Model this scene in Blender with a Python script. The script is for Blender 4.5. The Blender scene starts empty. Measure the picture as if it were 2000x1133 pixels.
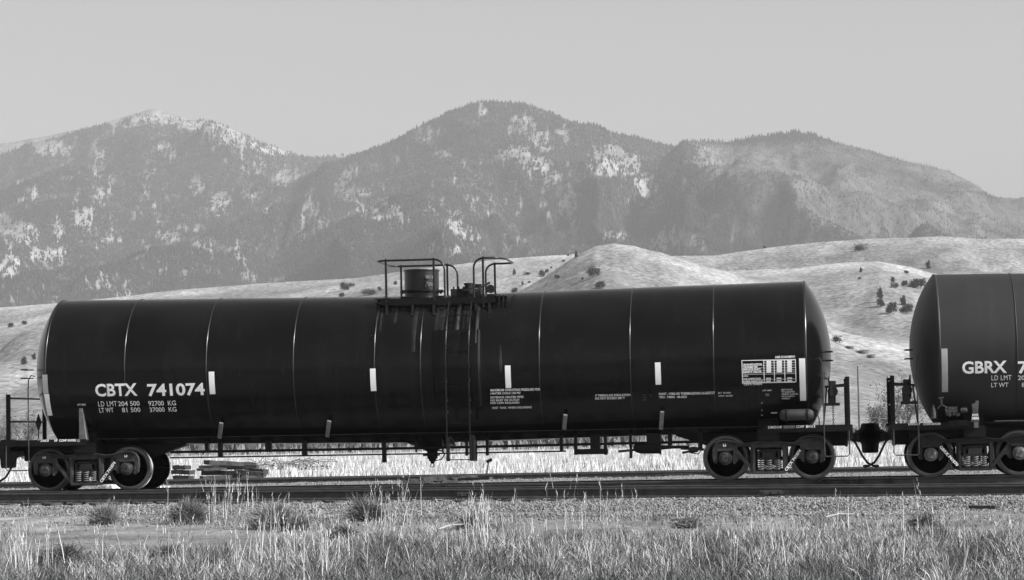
import bpy, math, random
import numpy as np
from mathutils import Vector, Matrix, Euler
random.seed(7)
rng = np.random.default_rng(11)
sc = bpy.context.scene
col = sc.collection
R_ = math.radians

# ------------------------------------------------------------ camera
CF, CD, CPSI, CH, CPIT, CROLL = 4806.78, 52.037, .1215, 1.187, .0555, .0192
cF = Vector((-math.sin(CPSI)*math.cos(CPIT), math.cos(CPSI)*math.cos(CPIT), math.sin(CPIT)))
r0 = Vector((math.cos(CPSI), math.sin(CPSI), 0)); u0 = r0.cross(cF)
cR = r0*math.cos(CROLL)-u0*math.sin(CROLL); cU = u0*math.cos(CROLL)+r0*math.sin(CROLL)
cam = bpy.data.cameras.new("camera"); camo = bpy.data.objects.new("camera", cam); col.objects.link(camo)
camo.matrix_world = Matrix(((cR.x, cU.x, -cF.x, 0), (cR.y, cU.y, -cF.y, -CD), (cR.z, cU.z, -cF.z, CH), (0, 0, 0, 1)))
cam.sensor_width = 36; cam.lens = CF/2000*36
cam.clip_start = 1; cam.clip_end = 60000
sc.camera = camo

# ------------------------------------------------------------ world, sun, exposure
SUN = Vector((.78, -.24, .58)).normalized()          # direction towards the sun
w = bpy.data.worlds.new("World"); sc.world = w; w.use_nodes = True
nt = w.node_tree; nt.nodes.clear()
sky = nt.nodes.new('ShaderNodeTexSky'); sky.sky_type = 'NISHITA'; sky.sun_disc = False
sky.sun_elevation = math.asin(SUN.z); sky.sun_rotation = math.atan2(SUN.x, SUN.y)
sky.air_density = 1.0; sky.dust_density = 3.0
bw = nt.nodes.new('ShaderNodeRGBToBW'); bg = nt.nodes.new('ShaderNodeBackground'); wo = nt.nodes.new('ShaderNodeOutputWorld')
nt.links.new(sky.outputs[0], bw.inputs[0]); nt.links.new(bw.outputs[0], bg.inputs[0]); nt.links.new(bg.outputs[0], wo.inputs[0])
bg.inputs[1].default_value = 0.14
sl = bpy.data.lights.new("sun", 'SUN'); so = bpy.data.objects.new("sun", sl); col.objects.link(so)
sl.energy = 4.5; sl.angle = R_(.5); sl.color = (1, 1, 1)
so.rotation_euler = SUN.to_track_quat('Z', 'Y').to_euler()
sc.view_settings.view_transform = 'Standard'; sc.view_settings.look = 'None'
sc.view_settings.exposure = 0.25; sc.view_settings.gamma = 1
HAZE = 1.05e-4

# ------------------------------------------------------------ helpers: rays, tags, meshes
def ray(px, py):
    return cF + cR*((px-1000)/CF) - cU*((py-566.5)/CF)
def at_y(px, py, Y):
    d = ray(px, py); return Vector((0, -CD, CH)) + d*((Y+CD)/d.y)
def at_z(px, py, Z):
    d = ray(px, py); return Vector((0, -CD, CH)) + d*((Z-CH)/d.z)
def horizon(px): return 833.4-.0192*(px-1000)
def dirxy(a):                                       # horizontal point at unit depth for image column a
    return np.stack([-math.sin(CPSI)+math.cos(CPSI)*(a-1000)/CF, math.cos(CPSI)+math.sin(CPSI)*(a-1000)/CF], -1)

def tag(o, label=None, cat=None, group=None, kind=None):
    if label: o['label'] = label
    if cat: o['category'] = cat
    if group: o['group'] = group
    if kind: o['kind'] = kind
    return o
def empty(name, loc=(0, 0, 0), parent=None):
    o = bpy.data.objects.new(name, None); col.objects.link(o); o.location = loc; o.empty_display_size = .2
    if parent: o.parent = parent
    return o
def wloc(o):
    v = Vector((0, 0, 0))
    while o: v += o.location; o = o.parent
    return v

class MB:
    """collects shapes in world coordinates; build() links them as ONE mesh object"""
    def __init__(s): s.v = []; s.f = []; s.m = []
    def add(s, vs, fs, mi=0):
        n = len(s.v); s.v += [tuple(p) for p in vs]; s.f += [tuple(i+n for i in f) for f in fs]; s.m += [mi]*len(fs)
        return s
    def box(s, x0, x1, y0, y1, z0, z1, mi=0):
        v = [(x, y, z) for x in (x0, x1) for y in (y0, y1) for z in (z0, z1)]
        return s.add(v, [(0, 1, 3, 2), (4, 6, 7, 5), (0, 4, 5, 1), (2, 3, 7, 6), (0, 2, 6, 4), (1, 5, 7, 3)], mi)
    def bar(s, a, b, w_, t, up=(0, 0, 1), mi=0):
        a = Vector(a); b = Vector(b); d = (b-a).normalized(); up = Vector(up)
        if abs(d.dot(up)) > .95: up = Vector((0, 1, 0))
        e = d.cross(up).normalized(); g = e.cross(d).normalized()
        v = [p+e*i*w_/2+g*j*t/2 for p in (a, b) for i, j in ((-1, -1), (1, -1), (1, 1), (-1, 1))]
        return s.add(v, [(3, 2, 1, 0), (4, 5, 6, 7), (0, 1, 5, 4), (1, 2, 6, 5), (2, 3, 7, 6), (3, 0, 4, 7)], mi)
    def tube(s, pts, r, n=8, caps=True, mi=0):
        pts = [Vector(p) for p in pts]; k = len(pts); rs = r if hasattr(r, '__len__') else [r]*k
        t0 = (pts[1]-pts[0]).normalized()
        e = t0.cross(Vector((0, 0, 1)) if abs(t0.z) < .9 else Vector((1, 0, 0))).normalized()
        vs = []
        for i in range(k):
            t = (pts[min(i+1, k-1)]-pts[max(i-1, 0)]).normalized()
            e = (e-t*e.dot(t)).normalized(); g = t.cross(e)
            vs += [pts[i]+(e*math.cos(2*math.pi*j/n)+g*math.sin(2*math.pi*j/n))*rs[i] for j in range(n)]
        fs = [(i*n+j, i*n+(j+1) % n, (i+1)*n+(j+1) % n, (i+1)*n+j) for i in range(k-1) for j in range(n)]
        if caps: fs += [tuple(range(n-1, -1, -1)), tuple((k-1)*n+j for j in range(n))]
        return s.add(vs, fs, mi)
    def lathe(s, prof, c, axis='y', n=32, mi=0):
        """prof: (offset along axis, radius)"""
        vs = []
        for a, r in prof:
            for j in range(n):
                t = 2*math.pi*j/n; p = (r*math.cos(t), r*math.sin(t))
                vs.append({'y': (c[0]+p[0], c[1]+a, c[2]+p[1]), 'z': (c[0]+p[0], c[1]+p[1], c[2]+a), 'x': (c[0]+a, c[1]+p[0], c[2]+p[1])}[axis])
        fs = [(i*n+j, i*n+(j+1) % n, (i+1)*n+(j+1) % n, (i+1)*n+j) for i in range(len(prof)-1) for j in range(n)]
        if prof[0][1] > 1e-4: fs.append(tuple(range(n)))
        if prof[-1][1] > 1e-4: fs.append(tuple((len(prof)-1)*n+j for j in range(n-1, -1, -1)))
        return s.add(vs, fs, mi)
    def build(s, name, mats, parent=None, smooth=None, bevel=0):
        return mesh_obj(name, np.array(s.v, dtype=float), s.f, mats, parent, smooth, s.m, bevel)

def mesh_obj(name, v, f, mats, parent=None, smooth=None, mi=None, bevel=0):
    me = bpy.data.meshes.new(name)
    if parent: v = v-np.array(wloc(parent))
    if isinstance(f, np.ndarray):
        n = f.shape[1]
        me.vertices.add(len(v)); me.vertices.foreach_set('co', v.astype('f').ravel())
        me.loops.add(f.size); me.loops.foreach_set('vertex_index', f.astype('i').ravel())
        me.polygons.add(len(f)); me.polygons.foreach_set('loop_start', np.arange(0, f.size, n, dtype='i'))
        me.update(calc_edges=True); me.validate()
    else:
        me.from_pydata([tuple(p) for p in v], [], f)
    for m in (mats if isinstance(mats, (list, tuple)) else [mats]): me.materials.append(m)
    if mi is not None and any(mi): me.polygons.foreach_set('material_index', mi)
    o = bpy.data.objects.new(name, me); col.objects.link(o)
    if parent: o.parent = parent
    if bevel:
        import bmesh
        bm = bmesh.new(); bm.from_mesh(me)
        bmesh.ops.recalc_face_normals(bm, faces=bm.faces)
        es = [e for e in bm.edges if len(e.link_faces) == 2 and e.calc_face_angle(0) > .6]
        bmesh.ops.bevel(bm, geom=es, offset=bevel, segments=2, affect='EDGES', clamp_overlap=True)
        bm.to_mesh(me); bm.free()
    if smooth:
        me.polygons.foreach_set('use_smooth', [True]*len(me.polygons))
        me.update()
        if smooth is not True: me.set_sharp_from_angle(angle=R_(smooth))
    return o

def copy_tree(o, off=(0, 0, 0), parent=None, label=None, group=None):
    c = o.copy(); col.objects.link(c)
    if parent: c.parent = parent
    else: c.location = o.location+Vector(off)
    if label: c['label'] = label
    if group: c['group'] = group
    for ch in list(o.children): copy_tree(ch, parent=c)
    return c

# ------------------------------------------------------------ noise in numpy
def _hash(i, j, seed):
    n = (i.astype(np.int64)*374761393+j.astype(np.int64)*668265263+seed*974711) & 0x7fffffff
    n = ((n ^ (n >> 13))*1274126177) & 0x7fffffff
    return ((n ^ (n >> 16)) & 0xffff)/65535.
def vnoise(x, y, seed=0):
    i = np.floor(x); j = np.floor(y); fx = x-i; fy = y-j
    fx = fx*fx*(3-2*fx); fy = fy*fy*(3-2*fy)
    a = _hash(i, j, seed); b = _hash(i+1, j, seed); c = _hash(i, j+1, seed); d = _hash(i+1, j+1, seed)
    return (a*(1-fx)+b*fx)*(1-fy)+(c*(1-fx)+d*fx)*fy
def fbm(x, y, o=4, seed=0, g=.5):
    s = 0; a = 1; t = 0
    for k in range(o): s = s+a*vnoise(x*2**k+17*k, y*2**k+9*k, seed+k); t += a; a *= g
    return s/t
def ridged(x, y, o=4, seed=0):
    s = 0; a = 1; t = 0
    for k in range(o): s = s+a*(1-abs(2*vnoise(x*2**k+7*k, y*2**k+3*k, seed+k)-1)); t += a; a *= .5
    return s/t

# ------------------------------------------------------------ materials (all grey: black and white photograph)
def mat(name, c, rough=.6, metal=0, spec=.5, var=0, scale=5, bump=0, bscale=40, island=0, dust=None, streak=False):
    m = bpy.data.materials.new(name); m.use_nodes = True; n = m.node_tree; b = n.nodes['Principled BSDF']
    b.inputs['Roughness'].default_value = rough; b.inputs['Metallic'].default_value = metal
    b.inputs['Specular IOR Level'].default_value = spec
    b.inputs['Base Color'].default_value = (c, c, c, 1)
    tc = n.nodes.new('ShaderNodeTexCoord')
    src = None
    if var:
        no = n.nodes.new('ShaderNodeTexNoise'); no.inputs['Scale'].default_value = scale; no.inputs['Detail'].default_value = 6
        if streak:
            mp = n.nodes.new('ShaderNodeMapping'); mp.inputs['Scale'].default_value = (1, 1, .12)
            n.links.new(tc.outputs['Object'], mp.inputs[0]); n.links.new(mp.outputs[0], no.inputs['Vector'])
        else: n.links.new(tc.outputs['Object'], no.inputs['Vector'])
        mr = n.nodes.new('ShaderNodeMapRange'); mr.inputs[1].default_value = .3; mr.inputs[2].default_value = .7
        mr.inputs[3].default_value = c*(1-var); mr.inputs[4].default_value = c*(1+var)
        n.links.new(no.outputs[0], mr.inputs[0]); src = mr.outputs[0]
    if island:
        ge = n.nodes.new('ShaderNodeNewGeometry'); mr = n.nodes.new('ShaderNodeMapRange')
        mr.inputs[3].default_value = 1-island; mr.inputs[4].default_value = 1+island
        n.links.new(ge.outputs['Random Per Island'], mr.inputs[0])
        mu = n.nodes.new('ShaderNodeMath'); mu.operation = 'MULTIPLY'; n.links.new(mr.outputs[0], mu.inputs[0])
        if src: n.links.new(src, mu.inputs[1])
        else: mu.inputs[1].default_value = c
        src = mu.outputs[0]
    if src: n.links.new(src, b.inputs['Base Color'])
    if bump:
        no = n.nodes.new('ShaderNodeTexNoise'); no.inputs['Scale'].default_value = bscale; no.inputs['Detail'].default_value = 5
        n.links.new(tc.outputs['Object'], no.inputs['Vector'])
        bu = n.nodes.new('ShaderNodeBump'); bu.inputs['Strength'].default_value = bump; bu.inputs['Distance'].default_value = .02
        n.links.new(no.outputs[0], bu.inputs['Height']); n.links.new(bu.outputs[0], b.inputs['Normal'])
    return m
M = {
 'tank': mat('gloss_black_paint', .0060, .17, spec=.24, var=.4, scale=.9, bump=.05, bscale=1.3),
 'tank_satin': mat('satin_black_paint', .025, .50, spec=.35, var=.12, scale=1.2, bump=.02, bscale=3),
 'bead': mat('seam_bead_paint', .009, .25, spec=.8, var=.6, scale=4),
 'black': mat('black_steel', .006, .5, spec=.22, var=.4, scale=6, bump=.2, bscale=30),
 'dusty': mat('dusty_cast_steel', .032, .65, var=.6, scale=7, bump=.4, bscale=40),
 'cast': mat('dark_cast_steel', .014, .6, spec=.35, var=.5, scale=9, bump=.4, bscale=40),
 'spill': mat('dried_spill', .014, .12, spec=.8, var=.5, scale=7),
 'railing': mat('black_railing_paint', .010, .35, spec=.5),
 'rim': mat('wheel_rim_face', .085, .36, metal=.4, var=.4, scale=3),
 'spring': mat('spring_steel', .15, .5, var=.3, scale=9),
 'wheel': mat('wheel_steel', .016, .5, spec=.4, var=.5, scale=5, bump=.15),
 'mirror': mat('polished_rail_steel', .75, .07, metal=1),
 'tread': mat('polished_tread', .55, .3, metal=1),
 'white': mat('white_lettering', .93, .5, var=.05, scale=3),
 'tape': mat('white_reflective_tape', .94, .35, var=.05, scale=4),
 'capgrey': mat('worn_cap_steel', .10, .5, var=.5, scale=16),
 'grey': mat('grey_worn_paint', .20, .5, var=.3, scale=14),
 'rail': mat('rusty_rail', .042, .6, var=.35, scale=6, bump=.3, bscale=25),
 'railhead': mat('worn_rail_head', .30, .38, metal=.9, var=.3, scale=3),
 'tie': mat('weathered_tie', .05, .85, var=.5, scale=4, bump=.6, bscale=20),
 'lumber': mat('weathered_lumber', .040, .85, var=.55, scale=5, bump=.6, bscale=12, streak=False),
 'stone': mat('crushed_stone', .20, .85, island=.62, var=.2, scale=20),
 'foliage': mat('dark_juniper', .034, .8, island=.5),
 'conifer': mat('conifer', .026, .9, island=.45),
 'twig': mat('dry_twigs', .15, .8, island=.6),
 'weed': mat('tumbleweed_twigs', .27, .8, island=.7),
 'wood': mat('grey_pole_wood', .12, .8, var=.3, scale=3),
 'pale_twig': mat('pale_twig', .34, .8),
 'wire': mat('bright_wire', .6, .4, metal=.3),
 'rubber': mat('black_rubber', .009, .55, spec=.3),
 'stalk': mat('pale_stalks', .55, .7, island=.35),
 'shed': mat('white_siding', .75, .6, var=.1),
}
def add_streaks(m, amt):
    n = m.node_tree; b = n.nodes['Principled BSDF']; src = b.inputs['Base Color'].links[0].from_socket
    ge = n.nodes.new('ShaderNodeNewGeometry'); mp = n.nodes.new('ShaderNodeMapping'); mp.inputs['Scale'].default_value = (5, .5, .45)
    no = n.nodes.new('ShaderNodeTexNoise'); no.inputs['Scale'].default_value = 1; no.inputs['Detail'].default_value = 7
    n.links.new(ge.outputs['Position'], mp.inputs[0]); n.links.new(mp.outputs[0], no.inputs['Vector'])
    mr = n.nodes.new('ShaderNodeMapRange'); mr.inputs[1].default_value = .5; mr.inputs[2].default_value = .75; mr.inputs[3].default_value = 1; mr.inputs[4].default_value = amt
    n.links.new(no.outputs[0], mr.inputs[0]); mu = n.nodes.new('ShaderNodeMath'); mu.operation = 'MULTIPLY'
    n.links.new(src, mu.inputs[0]); n.links.new(mr.outputs[0], mu.inputs[1]); n.links.new(mu.outputs[0], b.inputs['Base Color'])
    mr2 = n.nodes.new('ShaderNodeMapRange'); mr2.inputs[1].default_value = .4; mr2.inputs[2].default_value = .8
    r = b.inputs['Roughness'].default_value; mr2.inputs[3].default_value = r; mr2.inputs[4].default_value = r+.07
    n.links.new(no.outputs[0], mr2.inputs[0]); n.links.new(mr2.outputs[0], b.inputs['Roughness'])
add_streaks(M['tank'], 1.5); add_streaks(M['tank_satin'], 1.25)
def grass_mat(name, lo, hi, p=1.0):
    m = bpy.data.materials.new(name); m.use_nodes = True; n = m.node_tree; b = n.nodes['Principled BSDF']
    b.inputs['Roughness'].default_value = .7; b.inputs['Specular IOR Level'].default_value = .3
    ge = n.nodes.new('ShaderNodeNewGeometry'); pw = n.nodes.new('ShaderNodeMath'); pw.operation = 'POWER'; pw.inputs[1].default_value = p
    mr = n.nodes.new('ShaderNodeMapRange'); mr.inputs[3].default_value = lo; mr.inputs[4].default_value = hi
    n.links.new(ge.outputs['Random Per Island'], pw.inputs[0]); n.links.new(pw.outputs[0], mr.inputs[0]); n.links.new(mr.outputs[0], b.inputs['Base Color'])
    return m
M['grass'] = grass_mat('mixed_dry_grass', .035, .62, 1.6)
M['darkgrass'] = grass_mat('green_grass_tufts', .04, .26, 1.5)
M['field'] = grass_mat('pale_field_grass', .14, .75, .7)

def terrain_mat(name, layers, bump=(), attr=None):
    """layers: (scale vector, detail, lo, hi, weight) noise added to a base value"""
    m = bpy.data.materials.new(name); m.use_nodes = True; n = m.node_tree; b = n.nodes['Principled BSDF']
    b.inputs['Roughness'].default_value = .95; b.inputs['Specular IOR Level'].default_value = .1
    ge = n.nodes.new('ShaderNodeNewGeometry'); out = None
    for sv, det, lo, hi in layers:
        mp = n.nodes.new('ShaderNodeMapping'); mp.inputs['Scale'].default_value = sv; n.links.new(ge.outputs['Position'], mp.inputs[0])
        no = n.nodes.new('ShaderNodeTexNoise'); no.inputs['Scale'].default_value = 1; no.inputs['Detail'].default_value = det
        n.links.new(mp.outputs[0], no.inputs['Vector'])
        mr = n.nodes.new('ShaderNodeMapRange'); mr.inputs[1].default_value = .32; mr.inputs[2].default_value = .68; mr.inputs[3].default_value = lo; mr.inputs[4].default_value = hi
        n.links.new(no.outputs[0], mr.inputs[0])
        if out is None: out = mr.outputs[0]
        else:
            mu = n.nodes.new('ShaderNodeMath'); mu.operation = 'MULTIPLY'; n.links.new(out, mu.inputs[0]); n.links.new(mr.outputs[0], mu.inputs[1]); out = mu.outputs[0]
    if attr:
        at = n.nodes.new('ShaderNodeAttribute'); at.attribute_name = attr
        mu = n.nodes.new('ShaderNodeMath'); mu.operation = 'MULTIPLY'; n.links.new(out, mu.inputs[0]); n.links.new(at.outputs['Fac'], mu.inputs[1]); out = mu.outputs[0]
    n.links.new(out, b.inputs['Base Color'])
    prev = None
    for sc_, st, dist in bump:
        no = n.nodes.new('ShaderNodeTexNoise'); no.inputs['Scale'].default_value = sc_; no.inputs['Detail'].default_value = 5; n.links.new(ge.outputs['Position'], no.inputs['Vector'])
        bu = n.nodes.new('ShaderNodeBump'); bu.inputs['Strength'].default_value = st; bu.inputs['Distance'].default_value = dist
        n.links.new(no.outputs[0], bu.inputs['Height'])
        if prev: n.links.new(prev, bu.inputs['Normal'])
        prev = bu.outputs[0]
    if prev: n.links.new(prev, b.inputs['Normal'])
    return m
M['ground'] = terrain_mat('dry_ground', [((.5, .5, .5), 6, .15, .27), ((9, 9, 9), 4, .6, 1.4), ((1.2, .25, 1), 4, .8, 1.2)], [(14, .8, .03), (60, .6, .01)], 'tone')
M['ballast'] = terrain_mat('gravel_bed', [((26, 26, 26), 2, .10, .42), ((1.5, 1.5, 1.5), 4, .8, 1.2)], [(28, 1, .05)])
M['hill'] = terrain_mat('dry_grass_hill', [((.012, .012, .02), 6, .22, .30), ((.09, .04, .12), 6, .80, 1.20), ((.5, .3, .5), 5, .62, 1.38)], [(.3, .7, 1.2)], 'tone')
M['mount'] = terrain_mat('pale_scree', [((.004, .004, .004), 6, .24, .38), ((.03, .03, .02), 5, .65, 1.35)], [(.05, .8, 8)], 'tone')

# ------------------------------------------------------------ ground sheet
def grid_faces(nu, nv):
    i = np.arange(nu-1)[:, None]*nv+np.arange(nv-1)[None, :]
    return np.stack([i, i+nv, i+nv+1, i+1], -1).reshape(-1, 4)
def set_attr(o, name, vals):
    a = o.data.attributes.new(name, 'FLOAT', 'POINT'); a.data.foreach_set('value', np.asarray(vals, dtype='f').ravel())

GZ = -.43
def toe_y(X):                                        # where the ballast shoulder meets the ground, camera side
    return np.interp(X, [-60, -17, -6.4, 3.5, 40], [-3.6, -4.7, -6.1, -8.9, -15])
xs = np.concatenate([-np.geomspace(9000, 40, 40), np.arange(-38, 22, .25), np.geomspace(24, 9000, 40)])
ys = np.concatenate([np.linspace(-90, -34, 12), np.arange(-33, -2, .2), np.geomspace(1.0, 9500, 90)-2.5])
GX, GY = np.meshgrid(xs, ys, indexing='ij')
near = np.clip(1-np.maximum(abs(GX+8)-32, 0)/20, 0, 1)*np.clip(1-np.maximum(GY-20, 0)/20, 0, 1)
GZZ = GZ+near*((fbm(GX*.25, GY*.25, 4, 3)-.5)*.14+(fbm(GX*1.7, GY*1.7, 3, 5)-.5)*.05)-.02
GZZ -= .25*np.clip((GY-20)/60, 0, 1)
ground = mesh_obj('ground', np.stack([GX, GY, GZZ], -1).reshape(-1, 3), grid_faces(len(xs), len(ys)), M['ground'], smooth=True)
tag(ground, kind='structure')
tone = np.ones_like(GX)
# wheel-worn pale path and pale patches in front, bleached field behind, darker rough strip beyond it
def ell(x, y, cx, cy, rx, ry): return np.clip(1.4-1.4*(((x-cx)/rx)**2+((y-cy)/ry)**2), 0, 1)
p1 = at_z(0, 1016, GZ); p2 = at_z(80, 1125, GZ)
wob = fbm(GX*.9, GY*.9, 3, 31)*.8
tone += .9*np.clip(ell(GX+wob, GY, p1.x-.2, p1.y, 1.5, 1.2)*1.5-.3, 0, 1)+.35*ell(GX, GY+wob, p2.x, p2.y-1, 2.6, 3.0)
tone = np.where((GY > 17) & (GY < 260), 2.3, tone)
tone = np.where((GY >= 150) & (GY < 430), .75, tone)
set_attr(ground, 'tone', tone)

# ballast bed: rises from the ground at the toe to the tie tops, falls again behind the back track
bx = np.arange(-60, 40, .2); bt = np.concatenate([np.linspace(0, 1, 10), 1+np.linspace(.05, 1, 90)])
BX, BT = np.meshgrid(bx, bt, indexing='ij')
T0 = toe_y(BX); T1 = T0+1.5
BY = np.where(BT <= 1, T0+(T1-T0)*BT, T1+(19.5-T1)*(BT-1))
BZ = np.where(BT <= 1, GZ-.10+(.10+.185)*np.sin(BT*math.pi/2)**.8, -.245)
BZ = np.where(BY > 16.5, -.245-(BY-16.5)*.16, BZ)
BZ += .075*np.clip((BY-1.0)/.6, 0, 1)*np.clip((16-BY)/2, 0, 1)
BZ += (fbm(BX*1.2, BY*1.2, 4, 9)-.5)*.07+(fbm(BX*8, BY*8, 2, 12)-.5)*.035
ball = mesh_obj('ballast', np.stack([BX, BY, BZ], -1).reshape(-1, 3), grid_faces(len(bx), len(bt)), M['ballast'], smooth=True)
tag(ball, kind='structure')
def ballast_z(X, Y):
    t0 = toe_y(X); bt_ = np.clip((Y-t0)/1.5, 0, 1)
    z = GZ-.10+.285*np.sin(bt_*math.pi/2)**.8
    z = np.where(Y > 16.5, -.245-(Y-16.5)*.16, z)
    z = z+.075*np.clip((Y-1.0)/.6, 0, 1)*np.clip((16-Y)/2, 0, 1)
    return z+(fbm(X*1.2, Y*1.2, 4, 9)-.5)*.07

def stones(n, pts_fn, smin, smax, name='gravel'):
    X, Y, Z = pts_fn(n); n = len(X)
    t = (1+5**.5)/2
    iv = np.array([(-1, t, 0), (1, t, 0), (-1, -t, 0), (1, -t, 0), (0, -1, t), (0, 1, t), (0, -1, -t), (0, 1, -t), (t, 0, -1), (t, 0, 1), (-t, 0, -1), (-t, 0, 1)])/1.9
    ic = np.array([(0, 11, 5), (0, 5, 1), (0, 1, 7), (0, 7, 10), (0, 10, 11), (1, 5, 9), (5, 11, 4), (11, 10, 2), (10, 7, 6), (7, 1, 8), (3, 9, 4), (3, 4, 2), (3, 2, 6), (3, 6, 8), (3, 8, 9), (4, 9, 5), (2, 4, 11), (6, 2, 10), (8, 6, 7), (9, 8, 1)])
    s = smin+(smax-smin)*rng.random(n)**2.2
    a = rng.random((n, 3, 3))-.5; q, _ = np.linalg.qr(a)
    v = iv[None]*(1+.45*(rng.random((n, 12, 1))-.5))*np.stack([1+0*s, .55+.4*rng.random(n), .45+.4*rng.random(n)], -1)[:, None, :]
    v = np.einsum('nij,nkj->nki', q, v)*s[:, None, None]/2+np.stack([X, Y, Z], -1)[:, None, :]
    f = (ic[None]+12*np.arange(n)[:, None, None]).reshape(-1, 3)
    return tag(mesh_obj(name, v.reshape(-1, 3), f, M['stone']), kind='stuff', label='crushed grey stone spread over the trackbed', cat='gravel')
def pts(n):
    X = np.concatenate([rng.uniform(-24, 9, n), rng.uniform(-24, 9, n//3), rng.uniform(-24, 9, n//8)])
    t0 = toe_y(X)
    Y = t0+np.concatenate([rng.uniform(-.15, 2.4, n), rng.uniform(2.4, 24, n//3), rng.normal(-.3, .5, n//8)])
    Y = np.minimum(Y, 16.5)
    Z = np.maximum(ballast_z(X, Y), GZ-.01)+.004
    return X, Y, Z
stones(60000, pts, .022, .075)
def pts2(n):                                          # loose stones strewn over the bare dirt in front
    X = rng.uniform(-26, 9, n); t0 = toe_y(X); Y = t0-rng.exponential(1.3, n); return X, Y, np.full(n, GZ+.0)
stones(5200, pts2, .018, .07)

# ------------------------------------------------------------ foothills and mountains (height fields in true distance)
def ridge_height(a, r, ridges, p=9):
    H = 0
    for pts_, rc, wf, wb, sh in ridges:
        px = [q[0] for q in pts_]; yy = [q[1] for q in pts_]
        rcv = np.interp(a, px, [q[2] if len(q) > 2 else rc for q in pts_])
        crest = np.maximum(CH+rcv*1.0*(horizon(a)-np.interp(a, px, yy))/CF, 0.01)
        t = (r-(rcv-wf))/wf
        s = np.where(t < 1, np.clip(t, 0, 1)**sh, np.clip(1-(r-rcv)/wb, 0, 1)**1.3)
        s = np.where(t < 1, s*(1.0), s)
        H = H+(np.maximum(crest*s, 0)+1e-3)**p
    return H**(1/p)-1e-3
HR = [
 ([(-600, 640), (-100, 608), (0, 599), (100, 592), (205, 581), (300, 569), (400, 560), (520, 551), (700, 541), (790, 526), (880, 515), (1000, 503), (1130, 492), (1290, 499), (1400, 496), (1500, 480), (1600, 470), (1700, 464), (1790, 461), (1850, 460), (1920, 464), (2000, 463), (2600, 470)], 1400, 950, 500, 1.7),
 ([(600, 800), (880, 620), (960, 592), (1010, 573), (1060, 542), (1130, 496), (1165, 478), (1200, 472), (1240, 477), (1290, 494), (1350, 521), (1430, 552), (1520, 600), (1700, 800)], 1050, 560, 300, 1.25),
 ([(1200, 700), (1290, 540), (1350, 528), (1420, 532), (1560, 526), (1640, 516), (1720, 513), (1780, 525), (1830, 542), (1900, 570), (2000, 600), (2600, 680)], 1120, 640, 250, 1.25),
 ([(1200, 760), (1450, 610), (1560, 612), (1620, 638), (1700, 668), (1760, 695), (1830, 730), (1900, 760), (2600, 820)], 760, 310, 200, 1.1),
 ([(-600, 700), (-200, 700), (0, 652), (60, 630), (90, 620), (180, 606), (300, 612), (500, 680)], 1150, 600, 260, 1.3),
 ([(-600, 740), (-200, 735), (0, 682), (50, 655), (90, 641), (200, 630), (400, 700)], 880, 430, 250, 1.25),
 ([(400, 640), (560, 590), (640, 570), (700, 556), (760, 548), (840, 560), (900, 600)], 1200, 640, 260, 1.3),
]
def hill_z(a, r):
    z = ridge_height(a, r, HR)
    q = dirxy(a); X = q[..., 0]*r; Y = q[..., 1]*r
    env = np.clip((r-430)/250, 0, 1)*np.clip(z/20, 0, 1)
    fade = np.ones_like(z)
    for pts_, rc, wf, wb, sh in HR[:3]: fade = np.minimum(fade, np.clip(abs(r-rc)/130, .10, 1))
    z = z+env*fade*(-(ridged(X*.0125+.3*fbm(X*.01, Y*.01, 2, 4), Y*.0045, 3, 21)-.55)*13+(fbm(X*.05, Y*.03, 4, 23)-.5)*3.0-(ridged(X*.035+.5*fbm(X*.02, Y*.02, 2, 27), Y*.006, 2, 28)-.6)*2.6)
    return z-.9*(1-np.clip((r-430)/60, 0, 1))
def polar_mesh(name, a, r, zf, m, tonef):
    A, Rr = np.meshgrid(a, r, indexing='ij'); Z = zf(A, Rr); q = dirxy(A)
    V = np.stack([q[..., 0]*Rr, q[..., 1]*Rr-CD, Z], -1)
    o = mesh_obj(name, V.reshape(-1, 3), grid_faces(len(a), len(r)), m, smooth=True)
    set_attr(o, 'tone', tonef(A, Rr, Z)); return o, A, Rr, Z
ha = np.arange(-560, 2560, 5.); hr = np.concatenate([np.arange(430, 1500, 7.), np.arange(1500, 1900, 20.)])
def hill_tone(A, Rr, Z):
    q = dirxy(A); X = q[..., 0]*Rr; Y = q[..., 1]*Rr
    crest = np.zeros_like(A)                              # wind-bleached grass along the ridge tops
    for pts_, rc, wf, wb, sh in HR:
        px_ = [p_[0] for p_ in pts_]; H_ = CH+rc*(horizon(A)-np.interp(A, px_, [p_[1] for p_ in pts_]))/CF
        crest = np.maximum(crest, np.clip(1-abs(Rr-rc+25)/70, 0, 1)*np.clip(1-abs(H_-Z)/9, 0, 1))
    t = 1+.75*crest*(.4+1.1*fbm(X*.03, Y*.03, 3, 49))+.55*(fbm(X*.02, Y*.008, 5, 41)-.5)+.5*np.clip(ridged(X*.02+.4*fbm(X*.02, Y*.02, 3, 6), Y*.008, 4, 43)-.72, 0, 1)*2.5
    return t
hills, *_ = polar_mesh('foothills', ha, hr, hill_z, M['hill'], hill_tone); tag(hills, kind='structure')

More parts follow.
